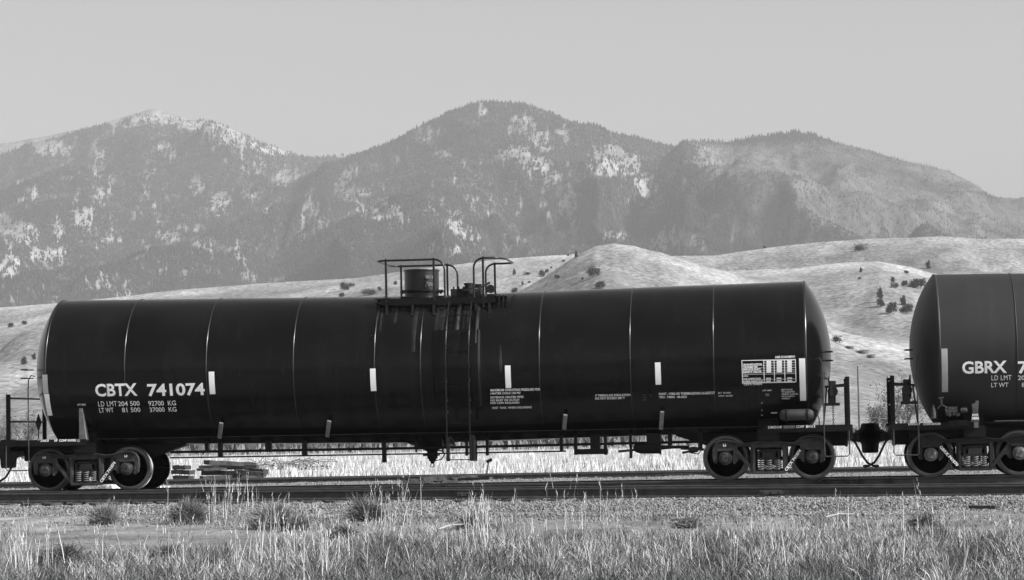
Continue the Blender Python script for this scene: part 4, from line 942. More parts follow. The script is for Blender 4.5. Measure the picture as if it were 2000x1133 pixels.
# ------------------------------------------------------------ car ends: posts, hand brake, grab irons, steps
def end_gear(root, tc, s, brake, rail_top):
    xe = tc+s*1.58
    xp = xe+s*.055
    for y_, (dx, w_) in ((-1.24, (0, .085)), (1.24, (0, .085))):
        m = MB(); m.box(xp-w_/2, xp+w_/2, y_-.03, y_+.03, .84, 2.08); m.box(xp-w_/2+.02, xp-.015, y_-.045, y_-.03, .9, 2.12)
        m.build('end_post', M['black'], root, bevel=.006)
    m = MB()
    m.tube([(xp, -1.24, 2.0), (xp, 1.24, 2.0)], .02, 8); m.tube([(xp, -1.24, 1.5), (xp, 1.24, 1.5)], .02, 8)
    m.build('end_handrail', M['black'], root, smooth=50)
    # side handrail, bent at its top, and stirrup step
    xh = tc+s*1.14
    top = rail_top
    MB().tube([(xh+s*-.14, -1.36, top), (xh-s*.06, -1.40, top+.02), (xh-s*.01, -1.41, top-.08), (xh, -1.41, top-.3), (xh, -1.41, 1.0), (xh, -1.40, .50), (xh+s*.03, -1.40, .46), (xe+s*.02, -1.40, .46), (xe+s*.06, -1.40, .50), (xe+s*.06, -1.38, .98)], .0135, 6).build('grab_rail', M['dusty'], root, smooth=50)
    m = MB(); xg = tc+s*1.2
    m.tube([(xg, -1.25, 2.60), (xg+s*.14, -1.28, 2.60), (xg+s*.16, -.9, 2.60), (xg, -.85, 2.60)], .014, 6)
    m.tube([(xg, -1.25, 2.42), (xg+s*.14, -1.28, 2.42), (xg+s*.16, -.9, 2.42), (xg, -.85, 2.42)], .014, 6)
    m.build('grab_iron', M['black'], root, smooth=50)
    if brake:
        xb = xp-s*.30
        m = MB(); m.box(min(xb-.07, xb+.07), xb+.07, -1.12, -.86, 1.70, 2.0); m.bar((xb, -1.0, 1.9), (xp, -1.1, 1.92), .06, .05)
        m.box(xb-.10, xb+.06, -1.14, -1.10, 1.55, 1.75)
        m.bar((xp-s*.50, -1.1, 1.10), (xp-s*.42, -1.1, 1.88), .035, .035); m.bar((xp-s*.52, -1.1, 1.52), (xp-s*.16, -1.1, 1.52), .06, .10, up=(0, 1, 0)); m.bar((xp-s*.46, -1.1, 1.88), (xp, -1.1, 1.90), .05, .07, up=(0, 1, 0))
        m.lathe([(-.05, .0), (-.05, .10), (.03, .11), (.05, .0)], (xb+.0, -1.15, 1.78), 'y', 20)
        m.build('hand_brake', M['cast'], root, bevel=.006)
        MB().lathe([(-.012, .24), (.012, .26), (.012, .24), (-.012, .22), (-.012, .24)], (xb-s*.07, -.98, 1.85), 'x', 28).build('brake_wheel', M['cast'], root, smooth=40)
        m = MB()
        for j in range(12):
            z = 1.50-j*.042; pts_ = [(xb+.0+(.018*math.cos(a) if j % 2 else 0), -1.12+(0 if j % 2 else .018*math.cos(a)), z+.028*math.sin(a)) for a in np.linspace(0, 2*math.pi, 9)]
            m.tube(pts_, .006, 4, caps=False)
        m.build('brake_chain', M['dusty'], root)
end_gear(carA, -.971, 1, True, 2.45); end_gear(carA, -15.427, -1, False, 2.45); end_gear(carB, 3.206, -1, True, 2.52); end_gear(carB, 17.66, 1, False, 2.52)
# diamond placard holder at the left end of the CBTX car
pc = at_y(74.5, 826, -1.25)
MB().add([(pc.x-.055, -1.25, pc.z), (pc.x, -1.25, pc.z+.19), (pc.x+.06, -1.25, pc.z), (pc.x, -1.25, pc.z-.19), (pc.x-.055, -1.20, pc.z), (pc.x, -1.20, pc.z+.19), (pc.x+.06, -1.20, pc.z), (pc.x, -1.20, pc.z-.19)], [(3, 2, 1, 0), (4, 5, 6, 7), (0, 1, 5, 4), (1, 2, 6, 5), (2, 3, 7, 6), (3, 0, 4, 7)]).bar((pc.x, -1.22, pc.z-.18), (pc.x-.01, -1.22, 1.08), .02, .02).build('placard_holder', M['black'], carA)
# end-sill boxes of the car at left
# ------------------------------------------------------------ GBRX car details
def LB(px): return Letters(surf_at(zcB, at_y(px, 730, -1.5).x, 1.590))
LB(1930).text('GBRX', 1879, 706, 1966.5, 730.5, .028).text('741070', 1988, 705.5, 2104, 730, .028).build('reporting_mark', M['white'], tankB)
LB(1960).text('LD LMT', 1936.5, 733.5, 1975.5, 743, .0, 1.1).text('204 500', 1988, 733.5, 2034, 742.5, .010).text('LT WT', 1936, 748, 1969.5, 756.5, .010).text('81 500', 1995.5, 747.5, 2034, 756, .010).build('weight_lettering', M['white'], tankB)
tape(tankB, zcB, 1.59, 1844.5, 681, 766, 12, mat('weathered_reflective_tape', .38, .45, var=.25, scale=1.6))
a = at_y(1895, 785, -1.35); b = at_y(1912.5, 824, -1.35)
jp = MB().add([(a.x+.02, -1.45, a.z-.05), (a.x+.1, -1.45, a.z-.02), (a.x+.1, -1.45, a.z+.02), (b.x, -1.45, a.z+.02), (b.x-.02, -1.40, (a.z+b.z)/2), (b.x+.0, -1.34, b.z), (a.x, -1.34, b.z), (a.x+.04, -1.40, (a.z+b.z)/2)], [(0, 1, 4, 7), (1, 2, 3, 4), (7, 4, 5, 6)]).box(a.x+.06, b.x-.02, -1.38, -1.2, b.z-.12, b.z-.005).build('jacking_plate', mat('dull_plate', .10, .6, var=.2), tankB)
Letters(lambda z: -1.462).text('JACK', 1898.5, 808.5, 1911.5, 813, .03).text('HERE', 1898.5, 814.5, 1912, 819.5, .03).build('jacking_mark', M['white'], tankB)
LS = Letters(lambda z: -1.331); LS.text('2 INCH-HF', 1774, 826.6, 1797, 830.8, .035).text('COMP-SHOES', 1803, 826.2, 1837, 830.6, .035).build('brake_shoe_notice', M['white'], carB)
m = MB(); rj = random.Random(9)
v0 = at_y(1860, 800, -1.45)
m.box(v0.x-.1, v0.x+.10, -1.52, -1.2, v0.z-.06, v0.z+.06); m.lathe([(0, .05), (.12, .055), (.14, .0)], (v0.x+.16, -1.5, v0.z-.02), 'x', 12)
for i in range(14):
    p = at_y(rj.uniform(1846, 1872), rj.uniform(792, 812), -1.5); m.lathe([(-.03, .0), (-.03, .02), (.03, .02), (.03, .026), (.06, .02)], (p.x, -1.5, p.z), rj.choice('xyz'), 8)
m.tube([(v0.x-.3, -1.5, v0.z+.02), (v0.x-.22, -1.5, v0.z+.10), (v0.x-.05, -1.5, v0.z+.02)], .015, 6)
p = at_y(1839, 784, -1.5); m.box(p.x-.02, p.x+.02, -1.52, -1.46, p.z-.06, p.z+.05); m.tube([(p.x-.06, -1.5, p.z+.06), (p.x+.05, -1.5, p.z+.07)], .02, 6)
p = at_y(1823, 808, -1.45); m.lathe([(-.09, .055), (.08, .055), (.12, .035), (.18, .02), (.18, 0)], (p.x, -1.45, p.z), 'z', 14); m.box(p.x-.06, p.x+.06, -1.5, -1.38, p.z-.1, p.z-.07)
m.build('brake_valve', M['dusty'], carB, smooth=35)
p0 = at_y(1852, 828, -1.4)
m = MB(); m.box(p0.x, p0.x+.42, -1.42, -1.1, p0.z-.06, p0.z+.07); m.box(p0.x+.18, p0.x+.38, -1.45, -1.42, p0.z-.04, p0.z+.05); m.build('valve_box', M['black'], carB, bevel=.01)
MB().tube([(3.206+.42, -1.0, 1.115), (12, -1.0, 1.115)], .012, 6).build('jacket_rim', M['grey'], carB)

#PART3
# ------------------------------------------------------------ plants: blades, twigs, leaf clumps
def blades(P, H, Wd, lean, name, m, label=None, curve=.5):
    N = len(P); a = rng.random(N)*2*math.pi; b = rng.random(N)*2*math.pi
    sx, sy = np.cos(a), np.sin(a); dx, dy_ = np.cos(b), np.sin(b)
    vs = np.zeros((N, 7, 3)); k = 0
    for t, wv in ((0, 1), (.4, .85), (.75, .5)):
        off = lean*H*(t*(1-curve)+t*t*curve); z = H*t*(1-.12*(lean*t)**2)
        for s in (-1, 1):
            vs[:, k, 0] = P[:, 0]+dx*off+s*sx*Wd*wv/2; vs[:, k, 1] = P[:, 1]+dy_*off+s*sy*Wd*wv/2; vs[:, k, 2] = P[:, 2]+z; k += 1
    off = lean*H; vs[:, 6, 0] = P[:, 0]+dx*off; vs[:, 6, 1] = P[:, 1]+dy_*off; vs[:, 6, 2] = P[:, 2]+H*(1-.25*lean**2)
    f = np.array([(0, 1, 3), (0, 3, 2), (2, 3, 5), (2, 5, 4), (4, 5, 6)])[None]+7*np.arange(N)[:, None, None]
    o = mesh_obj(name, vs.reshape(-1, 3), f.reshape(-1, 3), m)
    if label: tag(o, label, 'grass', kind='stuff')
    return o
def plane_pts(px, py, Z):
    d = np.array(cF)[None]+np.array(cR)[None]*((px-1000)/CF)[:, None]-np.array(cU)[None]*((py-566.5)/CF)[:, None]
    return np.array([0, -CD, CH])[None]+d*((Z-CH)/d[:, 2])[:, None]
def g_density(px, py):
    yb = np.interp(px, [-400, -100, 0, 120, 185, 330, 480, 560, 700, 850, 1000, 1200, 1500, 1700, 2000, 2400], [1112, 1108, 1112, 1122, 1092, 1088, 1078, 1060, 1048, 1036, 1046, 1036, 1040, 1030, 1026, 1016])
    yb = yb+(fbm(px*.012, py*.03, 3, 91)-.5)*36
    w_ = np.clip((py-yb+14)/48, 0, 1)**1.3
    for cx, cy, rx, ry, s in ((880, 1012, 90, 26, .35), (450, 1012, 60, 20, .45), (760, 1008, 70, 22, .35), (30, 1085, 70, 34, .10), (640, 1012, 40, 16, .22), (1000, 1025, 60, 20, .25), (1640, 1018, 90, 24, .35), (1450, 1022, 70, 16, .25), (1900, 1020, 120, 18, .3), (1240, 1020, 120, 20, .2), (205, 1018, 60, 14, .3), (368, 1012, 70, 16, .45), (560, 1024, 110, 18, .5), (715, 1012, 70, 16, .4), (125, 1096, 90, 18, .35), (930, 1026, 70, 18, .5), (330, 1080, 120, 16, .10), (90, 1018, 60, 12, .12), (620, 1050, 80, 20, .22)):
        w_ = np.maximum(w_, s*np.clip(1.3-((px-cx)/rx)**2-((py-cy)/ry)**2, 0, 1))
    return w_*np.clip(-.35+2.3*fbm(px*.05, py*.10, 3, 93), .06, 1)+.030*(py > 1004)*(py < 1120)*(fbm(px*.02, py*.05, 2, 99) > .47)
NB = 210000
px = rng.uniform(-320, 2330, NB*2); py = 985+250*rng.random(NB*2)
keep = rng.random(NB*2) < g_density(px, py)*.9
px, py = px[keep], py[keep]
P = plane_pts(px, py, GZ)
P[:, 2] = np.maximum(GZ-.03, np.where(P[:, 1] > toe_y(P[:, 0]), ballast_z(P[:, 0], P[:, 1]), GZ-.03))
dk = (fbm(px*.010, py*.022, 3, 95)+.0016*(py-1080)+rng.normal(0, .07, len(px))) > .56
tall = .6+.9*fbm(px*.02, py*.03, 2, 97)
n = len(px); H = (.05+.17*rng.random(n)**1.5)*tall*np.clip(.6+(py-1030)/90, .6, 1.2)
blades(P[~dk], H[~dk], .006+.009*rng.random((~dk).sum()), .1+rng.random((~dk).sum())*.95, 'dry_grass', M['grass'], 'dry pale grass covering the foreground below the gravel')
blades(P[dk], H[dk]*1.05, .007+.010*rng.random(dk.sum()), .1+rng.random(dk.sum())*.9, 'green_grass', M['darkgrass'], 'darker green grass tufts among the dry foreground grass')
print('grass blades', n)
# tall pale stalks with seed heads
ns = 420
px = np.concatenate([rng.uniform(-100, 2100, ns), rng.normal(455, 28, 40), rng.normal(935, 16, 40), rng.normal(560, 50, 40), rng.normal(30, 50, 26), rng.normal(760, 30, 24), rng.normal(1130, 40, 16), rng.normal(350, 30, 14)])
py = np.concatenate([1008+130*rng.random(ns)**.8, rng.uniform(1000, 1025, 40), rng.uniform(1020, 1110, 40), rng.uniform(1090, 1150, 40), rng.uniform(1095, 1150, 26), rng.uniform(1000, 1030, 24), rng.uniform(990, 1040, 16), rng.uniform(1080, 1130, 14)])
ok = (px > 520) | (py > 1085) | (py < 1028); px = px[ok]; py = py[ok]
P = plane_pts(px, py, GZ); P[:, 2] = np.maximum(GZ-.02, np.where(P[:, 1] > toe_y(P[:, 0]), ballast_z(P[:, 0], P[:, 1]), GZ-.02))
n = len(px); H = .20+.42*rng.random(n)**1.6+.22*(np.arange(n) > (ns*.8)); ln = rng.random(n)*.38
st = state = rng.bit_generator.state
blades(P, H, .007+.004*rng.random(n), ln, 'seed_stalks', M['stalk'], 'tall pale dry stalks rising above the foreground grass')
Q = []; 
for p, h_, l_ in zip(P, H, ln):
    if h_ > .45:
        for j in range(5): Q.append((p[0]+rng.normal(0, .006), p[1], p[2]+h_*(.70+.055*j)))
Q = np.array(Q); blades(Q, np.full(len(Q), .07), np.full(len(Q), .008), rng.random(len(Q))*.5, 'seed_heads', M['stalk'], 'seed heads of the tall foreground stalks')
# bleached field beyond the tracks
nf = 26000; px = rng.uniform(-250, 2250, nf); dd = 26+185*rng.random(nf)**1.5
q = dirxy(px); r_ = (dd+CD); P = np.stack([q[:, 0]*r_, q[:, 1]*r_-CD, GZ-.25*np.clip((dd-20)/60, 0, 1)-.03+0*dd], -1)
blades(P, (.14+.30*rng.random(nf)), .018+.03*rng.random(nf), rng.random(nf)*.5, 'field_grass', M['field'], 'bleached tall grass of the field behind the train')
nf = 7000; px = rng.uniform(-250, 2250, nf); dd = rng.uniform(150, 400, nf)
q = dirxy(px); r_ = (dd+CD); P = np.stack([q[:, 0]*r_, q[:, 1]*r_-CD, np.full(nf, GZ-.3)], -1)
keep = fbm(P[:, 0]*.03, P[:, 1]*.05, 3, 55) > .47; P = P[keep]
blades(P, .3+.9*rng.random(len(P)), .15+.35*rng.random(len(P)), rng.random(len(P))*.7, 'rough_brush', M['darkgrass'], 'low rough brush along the far side of the field')

def leaf_clump(n, r, leaf, cone=.0, seed=0, flat=1.0, clumps=14):
    g = np.random.default_rng(seed)
    c = g.normal(0, 1, (clumps, 3)); c /= np.linalg.norm(c, axis=1)[:, None]; c *= (g.random((clumps, 1))**.4)*.72
    k = g.integers(0, clumps, n); p = c[k]+g.normal(0, .20, (n, 3))
    p[:, 2] = p[:, 2]*.5+.5
    sh = 1-cone*np.clip(p[:, 2], 0, 1); p[:, 0] *= sh; p[:, 1] *= sh
    p[:, 2] = np.clip(p[:, 2], 0, None)
    p = p*np.array([r, r, 2*r*flat])
    a = g.normal(0, 1, (n, 3)); b = g.normal(0, 1, (n, 3)); a /= np.linalg.norm(a, axis=1)[:, None]; b /= np.linalg.norm(b, axis=1)[:, None]
    s = leaf*(.5+g.random((n, 1)))
    v = np.stack([p-a*s, p+a*s, p+b*s*1.2], 1).reshape(-1, 3)
    return v, np.arange(3*n).reshape(-1, 3)
def hit(px, py):                                      # where a sight line meets the foothills
    r = np.arange(440, 1480, 2.); z = hill_z(np.full_like(r, px), r); yp = horizon(px)-(z-CH)/r*CF
    i = np.argmax(yp <= py) if (yp <= py).any() else len(r)-1
    q = dirxy(np.array([px]))[0]; return Vector((q[0]*r[i], q[1]*r[i]-CD, z[i])), r[i]
protos = []
for k, (cone, n_) in enumerate(((.1, 1900), (.55, 1700), (.0, 1100), (.35, 1800))):
    v, f = leaf_clump(n_, 1.0, .085, cone, 100+k)
    o = mesh_obj('hill_bush', v, f, M['foliage']); m = MB().tube([(0, 0, -.3), (0, 0, .6), (.1, 0, 1.1)], [.10, .07, .03], 5)
    protos.append((o.data, m))
    bpy.data.objects.remove(o)
stem_mesh = None
HB = [
 (19, 640, 11, 9, 0, 'small round bush on the hillside at far left, left of its near twin'), (45, 635, 10, 8, 0, 'small round bush on the left hillside, right of its near twin'),
 (44, 712, 14, 14, 3, 'dark bush low on the left hillside above the left platform posts'), (64, 704, 10, 12, 3, 'small bush touching the left end of the CBTX tank'),
 (673, 568, 18, 16, 0, 'dark bush just left of the platform, largest of three there'), (687, 560, 13, 8, 2, 'flat bush upper right of the dark bush left of the platform'), (667, 581, 11, 9, 0, 'low bush at the tank top left of the platform'),
 (718, 577, 28, 13, 2, 'wide low scrub bush at the tank top just left of the platform railing'), (741, 568, 8, 8, 0, 'tiny bush behind the leftmost platform post'), (772, 556, 9, 7, 3, 'tiny bush seen between the left platform posts'),
 (1005, 540, 8, 14, 1, 'narrow pointed tree right of the platform railing'), (1030, 537, 15, 6, 2, 'flat low bush right of the narrow pointed tree'),
 (1060, 541, 12, 13, 0, 'dark round bush on the sunlit crest line of the knoll'), (1069, 533, 8, 7, 0, 'small bush just above the round bush on the knoll crest'), (1078, 524, 4, 4, 0, 'speck of a bush midway up the knoll crest'),
 (1127, 503, 9, 12, 3, 'dark bush near the top of the knoll crest'), (1089, 545, 11, 8, 0, 'lone bush on the knoll face below the crest line'), (1021, 559, 7, 9, 1, 'small upright bush at the foot of the knoll crest'),
 (1005, 573, 13, 11, 0, 'round bush right of the platform at the tank top'), (1162, 540, 26, 21, 2, 'big fuzzy bush in the middle of the knoll face'), (1171, 566, 20, 15, 0, 'dark bush half hidden by the tank top below the knoll'),
 (1138, 547, 5, 5, 0, 'speck of a bush left of the big fuzzy bush'), (1034, 554, 5, 5, 0, 'speck of a bush on the lower crest line'), (1102, 511, 5, 4, 0, 'speck of a bush on the upper knoll crest'), (1111, 500, 5, 4, 0, 'speck of a bush on the back ridge left of the knoll'),
 (1684, 490, 26, 15, 2, 'fuzzy bush high on the right ridge'), (1816, 525, 13, 15, 3, 'dark bush alone above the GBRX tank'), (1683, 532, 8, 9, 3, 'small bush under the pale mid ridge line'), (1680, 546, 6, 5, 0, 'speck of a bush below the small bush on the right slope'),
 (1772, 534, 9, 6, 0, 'small bush on the pale mid ridge left of the GBRX tank'), (1745, 554, 11, 13, 1, 'upper half of the scraggly pair left of the GBRX tank'), (1747, 563, 16, 12, 2, 'lower half of the scraggly pair left of the GBRX tank'),
 (1768, 560, 13, 12, 0, 'round bush left of the wide thicket by the GBRX tank'), (1793, 564, 36, 19, 0, 'wide dark thicket touching the GBRX tank end'),
 (1719, 590, 14, 27, 1, 'tall pointed juniper, tallest of the hillside group'), (1720, 601, 16, 16, 0, 'round juniper at the foot of the tallest one'), (1765, 597, 18, 17, 3, 'juniper upper right in the group between the tanks'), (1741, 614, 22, 23, 0, 'plump juniper lowest in the group between the tanks'), (1771, 613, 27, 18, 0, 'broad juniper beside the GBRX tank end'),
 (1633, 670, 20, 15, 2, 'low scrub bush right of the CBTX tank end'), (1655, 682, 20, 7, 2, 'flat scrub patch right of the CBTX tank end'), (1681, 692, 24, 9, 2, 'flat scrub patch above the utility pole'), (1698, 700, 16, 8, 2, 'flat scrub patch right of the utility pole'), (1496, 485, 6, 4, 0, 'speck of a bush on the back ridge above the tank'),
]
for px_, py_, wp, hp, kd, lab in HB:
    loc, r = hit(px_, py_); W_ = wp/CF*r*1.3; H_ = hp/CF*r*1.25
    me = protos[kd][0]
    o = bpy.data.objects.new('hill_bush', me); col.objects.link(o); o.location = loc-Vector((0, 0, .1*H_))
    o.scale = (W_/2.0, W_/2.0, H_/2.0); o.rotation_euler.z = random.uniform(0, 6.28)
    tag(o, lab, 'bush', 'bushes dotted over the foothills')

def twiggy_tree(name, label, base, height, spread, seed, nst=7, leaves=1400, leaf=.11, sparse=False):
    g = random.Random(seed); root = empty(name, base); tag(root, label, 'tree')
    m = MB(); tips = []
    def br(p, d, L, r, lv):
        pts_ = [p]; dd = d.copy()
        for i in range(3):
            dd = (dd+Vector((g.gauss(0, .12), g.gauss(0, .12), g.gauss(.03, .06)))).normalized(); pts_.append(pts_[-1]+dd*L/3)
        m.tube(pts_, [r, r*.8, r*.65, r*.45], 3 if lv > 1 else 5, caps=False)
        tips.append((pts_[-1], L)); 
        if lv >= 2: tips.append((pts_[2], L))
        if lv < 4:
            for i in range(3 if lv < 3 else 2):
                q_ = pts_[g.choice((1, 2, 3))]; e = (dd+Vector((g.gauss(0, .5), g.gauss(0, .5), g.gauss(.1, .3)))).normalized()
                br(q_, e, L*g.uniform(.5, .75), r*.5, lv+1)
    b = Vector(base)
    for i in range(nst):
        d = Vector((g.gauss(0, spread), g.gauss(0, spread), 1)).normalized(); br(b+Vector((g.gauss(0, .5), g.gauss(0, .5), -.2)), d, height*.42*g.uniform(.8, 1.15), height*.014, 1)
    m.build('trunk', M['twig'], root)
    ng = np.random.default_rng(seed); T = np.array([tuple(t[0]) for t in tips]); k = ng.integers(0, len(T), leaves)
    p = T[k]+ng.normal(0, height*.035, (leaves, 3)); a = ng.normal(0, 1, (leaves, 3))*leaf*.5; b_ = ng.normal(0, 1, (leaves, 3))*leaf*.5
    mesh_obj('crown', np.stack([p-a, p+a, p+b_], 1).reshape(-1, 3), np.arange(3*leaves).reshape(-1, 3), M['twig'], root)
    return root
def ground_at(px, d): q = dirxy(np.array([px]))[0]; return (q[0]*(d+CD), q[1]*(d+CD)-CD, GZ-.3)
twiggy_tree('cottonwood', 'half bare bushy tree between the two tank cars, nearest the GBRX car', ground_at(1755, 260), 8.6, .34, 5, 9, 3200, .16)
twiggy_tree('cottonwood', 'lower half bare thicket just left of the taller tree between the tank cars', ground_at(1722, 275), 5.6, .40, 6, 8, 2400, .16)
twiggy_tree('cottonwood', 'bare brushy tree behind the left end of the CBTX car', ground_at(38, 300), 6.6, .42, 8, 9, 2600, .16)
twiggy_tree('cottonwood', 'low bare thicket at the left edge of the picture', ground_at(-6, 310), 4.6, .5, 9, 8, 2000, .16)

# tumbleweeds and low bushes in front of the gravel
def weed(px_, py_, wp, hp, label, m_='weed', n_=2600, seed=1, name='tumbleweed'):
    b = at_z(px_, py_, GZ); s_ = (b.y+CD)/CF; W_ = wp*s_/2*1.25; H_ = hp*s_*1.15
    g = np.random.default_rng(seed); th = g.random(n_)*2*math.pi; ph = np.arccos(g.random(n_)*.98)
    n_ = n_
    r = W_*(.25+.75*g.random(n_)**.5); start = g.random(n_)*.55
    d = np.stack([np.sin(ph)*np.cos(th), np.sin(ph)*np.sin(th)*.9, np.cos(ph)*H_/W_], -1)
    lump = .15+1.45*fbm(th*2.2+seed, ph*3.0, 3, seed)
    e = d*(r*lump)[:, None]; s0 = e*start[:, None]; bend = g.normal(0, .14, (n_, 3))*W_
    mid = (s0+e)/2+bend; side = g.normal(0, 1, (n_, 3)); side /= np.linalg.norm(side, axis=1)[:, None]; wd = .0035+.003*g.random((n_, 1))
    v = np.stack([s0-side*wd, s0+side*wd, mid-side*wd, mid+side*wd, e+bend*.5], 1)+np.array([b.x, b.y, GZ])
    f = np.array([(0, 1, 3), (0, 3, 2), (2, 3, 4)])[None]+5*np.arange(n_)[:, None, None]
    root = empty(name, (b.x, b.y, GZ)); tag(root, label, 'bush', 'tumbleweeds along the edge of the gravel')
    mesh_obj('twigs', v.reshape(-1, 3), f.reshape(-1, 3), M[m_], root)
    MB().tube([(b.x, b.y, GZ-.03), (b.x, b.y, GZ+.05), (b.x+.02, b.y, GZ+.14)], [.02, .015, .008], 6).build('stem', M['wood'], root)
M['weed_dark'] = mat('dark_tumbleweed', .17, .8, island=.7)
weed(205, 1021, 66, 40, 'round tumbleweed under the left truck, at the foot of the gravel', n_=3200, seed=2)
weed(368, 1018, 84, 46, 'tumbleweed with tall grass on its right side', 'weed_dark', 3600, 3)
weed(535, 1032, 104, 52, 'largest tumbleweed, grey and dome shaped, left of centre', 'weed', 5200, 4)
weed(580, 1033, 60, 36, 'smaller tumbleweed grown against the right side of the largest one', 'weed', 2600, 5)
weed(715, 1014, 84, 46, 'faint grey tumbleweed against the gravel right of the largest one', 'twig', 3000, 6)
weed(925, 1032, 62, 34, 'dark tangled weed below the gravel near the picture centre', 'weed_dark', 2400, 7)
weed(125, 1100, 96, 36, 'dark low weed clump at the lower left on the path edge', 'weed_dark', 3600, 8)
weed(325, 1084, 70, 14, 'very flat dark weed patch on the path edge', 'weed_dark', 1200, 9)
weed(1800, 1026, 50, 24, 'small dark weed at the gravel foot under the GBRX car', 'weed_dark', 1400, 10)
weed(1345, 1032, 70, 26, 'small tangled weed right of centre at the gravel foot', 'weed', 1500, 12)
weed(670, 1046, 60, 20, 'sprawling low weed right of the largest tumbleweed on the path', 'weed_dark', 1300, 13)

# ------------------------------------------------------------ loose things: lumber, sticks, posts, wires
def plank(name, label, a, b, w_, t, group, cat, m_='lumber', seed=0):
    g = random.Random(seed); a = Vector(a); b = Vector(b); d = (b-a); L = d.length; d.normalize()
    e = d.cross(Vector((0, 0, 1))).normalized(); up = e.cross(d); vs = []; n_ = 6
    for i in range(n_+1):
        p = a+d*L*i/n_
        for (i1, j1) in ((-1, -1), (-1, 1), (-.3, 1.06), (.4, .98), (1, 1), (1, -1)): vs.append(p+e*(i1*w_/2+g.gauss(0, w_*.03))+up*(j1*t/2+g.gauss(0, t*.05)))
    fs = [(i*6+j, i*6+(j+1) % 6, (i+1)*6+(j+1) % 6, (i+1)*6+j) for i in range(n_) for j in range(6)]+[(5, 4, 3, 2, 1, 0), tuple(n_*6+j for j in range(6))]
    o = mesh_obj(name, np.array([tuple(v) for v in vs]), fs, M[m_]); tag(o, label, cat, group); return o
pz = GZ-.30
def gp(px_, d, z): q = dirxy(np.array([px_]))[0]; return Vector((q[0]*(d+CD), q[1]*(d+CD)-CD, z))
PL = [((388, 21), (508, 22), -.16, 'lowest dark tie of the lumber heap behind the left truck'), ((392, 22), (512, 21), -.02, 'second tie up in the lumber heap behind the left truck'), ((386, 23), (498, 22.6), .13, 'third tie up in the lumber heap, pale on top'),
      ((398, 21.6), (490, 23), .25, 'topmost tie lying across the lumber heap'), ((386, 20.6), (430, 22), .10, 'thin board sticking out of the left of the lumber heap'), ((478, 21), (514, 20.6), .06, 'splintered tie end hanging off the right of the lumber heap'), ((455, 20.6), (512, 20.3), -.02, 'slanting tie leaning down the right of the lumber heap')]
for i, ((xa_, da), (xb_, db), z_, lab) in enumerate(PL):
    plank('crosstie', lab, gp(xa_, da, z_+(.05 if i in (3, 6) else 0)), gp(xb_, db, z_-(.06 if i in (3, 5, 6) else .01)), .24, .07 if i == 4 else .13, 'old ties heaped behind the left truck', 'crosstie', 'lumber', i)
for i, (xa_, xb_, z_, lab) in enumerate(((337, 368, -.14, 'lower short tie right of the left truck wheel'), (334, 370, .03, 'middle short tie right of the left truck wheel'), (338, 362, .17, 'upper short tie right of the left truck wheel'))):
    plank('crosstie', lab, gp(xa_, 22, z_), gp(xb_, 21.6, z_-.02), .24, .12, 'short ties beside the left truck', 'crosstie', 'lumber', 20+i)
rj = random.Random(3)
for i in range(9):
    px_ = 778+i*15; d = rj.uniform(7.5, 10.5)
    a = gp(px_+rj.uniform(-8, 8), d, -.16+rj.uniform(0, .10)); b = gp(px_+rj.uniform(25, 55), d+rj.uniform(-.6, .6), -.16+rj.uniform(0, .14))
    plank('tie_fragment', 'splintered dark piece of old tie in the heap between the rails', a, b, .14+rj.random()*.1, .05+rj.random()*.07, 'broken tie pieces between the rails', 'tie fragment', 'tie', 40+i)
plank('white_board', 'white board lying by the rail between the left truck wheels', at_z(205, 951, -.13), at_z(232, 951, -.13), .5, .10, 'white boards by the rail', 'board', 'shed', 60)
plank('white_board', 'white board lying by the rail right of the left truck', at_z(311, 951, -.15), at_z(331, 950.5, -.15), .4, .04, 'white boards by the rail', 'board', 'shed', 61)
plank('long_board', 'long grey board lying behind the rail below the middle of the car', at_z(1002, 936.5, -.2), at_z(1160, 935.5, -.2), .35, .06, None, 'board', 'lumber', 62)
plank('dark_plank', 'short dark plank on the gravel under the GBRX car', at_z(1897, 990, -.3), at_z(1948, 991, -.3), .12, .05, None, 'plank', 'tie', 63)
for i, (x0, y0, x1, y1, lab) in enumerate(((1612, 1010, 1668, 1004, 'pale stick lying at the foot of the gravel below the right truck'), (1730, 1008, 1768, 1004, 'short pale stick at the gravel foot left of the GBRX truck'), (855, 1034, 905, 1024, 'pale forked stick near the dark tangled weed'), (1310, 1016, 1362, 1019, 'dark thin stick lying on the dirt right of centre'), (895, 1014, 930, 1036, 'pale bent stalk lying across the dark tangled weed'))):
    a = at_z(x0, y0, GZ+.05); b = at_z(x1, y1, GZ+.08); m = MB(); mid = (a+b)/2+Vector((0, 0, .03))
    m.tube([a, mid, b], [.018, .015, .008], 6); m.tube([mid, mid+Vector((.12, .05, .06))], [.009, .004], 5)
    tag(m.build('stick', M['twig'] if 'dark' in lab.split(' ')[:1] else M['pale_twig']), lab, 'stick', 'sticks at the foot of the gravel')
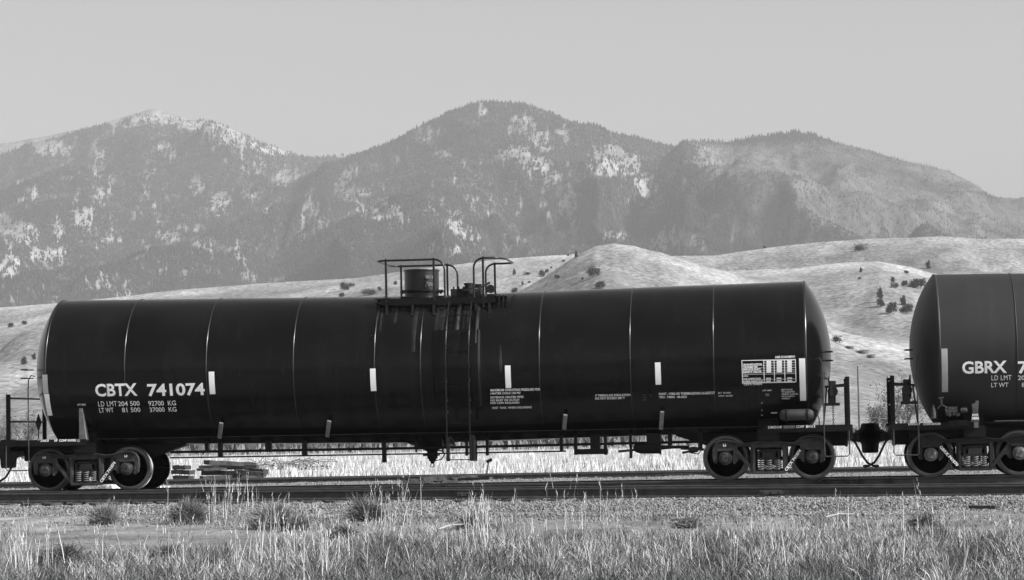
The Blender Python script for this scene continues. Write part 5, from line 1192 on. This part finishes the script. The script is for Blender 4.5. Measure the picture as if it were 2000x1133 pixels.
# leaning marker stake and small white marker in the field
b = gp(940, 20, GZ-.1); t_ = gp(948, 20, GZ-.1); s_ = (20+CD)/CF
root = empty('marker_stake', b); tag(root, 'thin leaning stake behind the train near the ladder', 'stake')
MB().bar(b, (t_.x, t_.y, b.z+50*s_), .045, .03).build('stake', M['wood'], root)
MB().bar((t_.x-.06, t_.y, b.z+47*s_), (t_.x+.10, t_.y, b.z+52*s_), .05, .09).build('stake_top', M['black'], root)
g_ = gp(1031, 110, GZ-.28); s_ = (110+CD)/CF
m = MB(); w_ = 6*s_; m.add([(g_.x-w_, g_.y, g_.z), (g_.x+w_, g_.y, g_.z), (g_.x+w_, g_.y+.5, g_.z), (g_.x-w_, g_.y+.5, g_.z), (g_.x-w_*.7, g_.y+.1, g_.z+9*s_), (g_.x+w_*.2, g_.y+.1, g_.z+8*s_), (g_.x+w_*.2, g_.y+.4, g_.z+8*s_), (g_.x-w_*.7, g_.y+.4, g_.z+9*s_)], [(0, 3, 2, 1), (4, 5, 6, 7), (0, 1, 5, 4), (1, 2, 6, 5), (2, 3, 7, 6), (3, 0, 4, 7)])
tag(m.build('marker_block', M['shed'], bevel=.02), 'small white slanted block standing in the pale field', 'block')
# brush pile behind the tracks
b0 = gp(560, 62, GZ-.3); m = MB(); rj = random.Random(12); s_ = (62+CD)/CF
for i in range(170):
    p = b0+Vector((rj.uniform(-70, 80)*s_, rj.uniform(-1, 1), rj.uniform(0, 26)*s_*(1-abs(rj.uniform(-1, 1))*.3))); d = Vector((rj.gauss(0, 1), rj.gauss(0, .4), rj.gauss(0, .35))).normalized()*rj.uniform(.3, .9)
    m.tube([p-d*.5, p+Vector((0, 0, .05)), p+d*.5], [.018, .014, .008], 4, caps=False)
root = empty('brush_pile', b0); tag(root, 'tangled pile of pale branches beyond the tracks, left of centre', 'brush pile'); m.build('branches', M['twig'], root)
# utility poles and their wires
poles = []
for px_, lab in ((980, 'utility pole hidden behind the middle of the CBTX car'), (1672, 'thin grey utility pole standing between the two tank cars')):
    if px_ == 980: continue
    b = gp(px_, 245, GZ-.4); s_ = (245+CD)/CF; h_ = 138*s_
    root = empty('utility_pole', b); tag(root, lab, 'utility pole')
    MB().tube([(b.x, b.y, b.z), (b.x, b.y, b.z+h_)], [.13, .085], 8).build('pole', M['wood'], root, smooth=50)
    m = MB(); m.lathe([(0, .05), (.1, .05), (.12, .02)], (b.x, b.y, b.z+h_), 'z', 8); m.build('insulator', M['shed'], root)
    for z_, z2, zl_ in ((h_-.25, 2.6, .8), (h_-2.2, .5, -1.6), (h_-4.3, -1.2, -3.6), (h_-6.0, -5.4, -6.2)):
        pts_ = []
        for t in np.linspace(-1, 1, 33):
            px2 = px_+t*640; e = gp(px2, 245, 0); z = b.z+z_+(z2 if t > 0 else -zl_+zl_*1.5)*abs(t)*.5-1.1*(1-(2*abs(t)-1)**2)*.6
            pts_.append((e.x, e.y, z))
        MB().tube(pts_, .022, 3, caps=False).build('wire', M['wire'], root)
#PART4
# ------------------------------------------------------------ haze
hz = bpy.data.materials.new('air_haze'); hz.use_nodes = True; n = hz.node_tree; n.nodes.clear()
pv = n.nodes.new('ShaderNodeVolumePrincipled'); mo = n.nodes.new('ShaderNodeOutputMaterial'); n.links.new(pv.outputs[0], mo.inputs['Volume'])
pv.inputs['Color'].default_value = (.95, .95, .95, 1); pv.inputs['Density'].default_value = HAZE; pv.inputs['Anisotropy'].default_value = 0.0
hb = MB().box(-9500, 9500, -120, 9800, -1.9, 1250).build('haze', hz); tag(hb, kind='stuff')
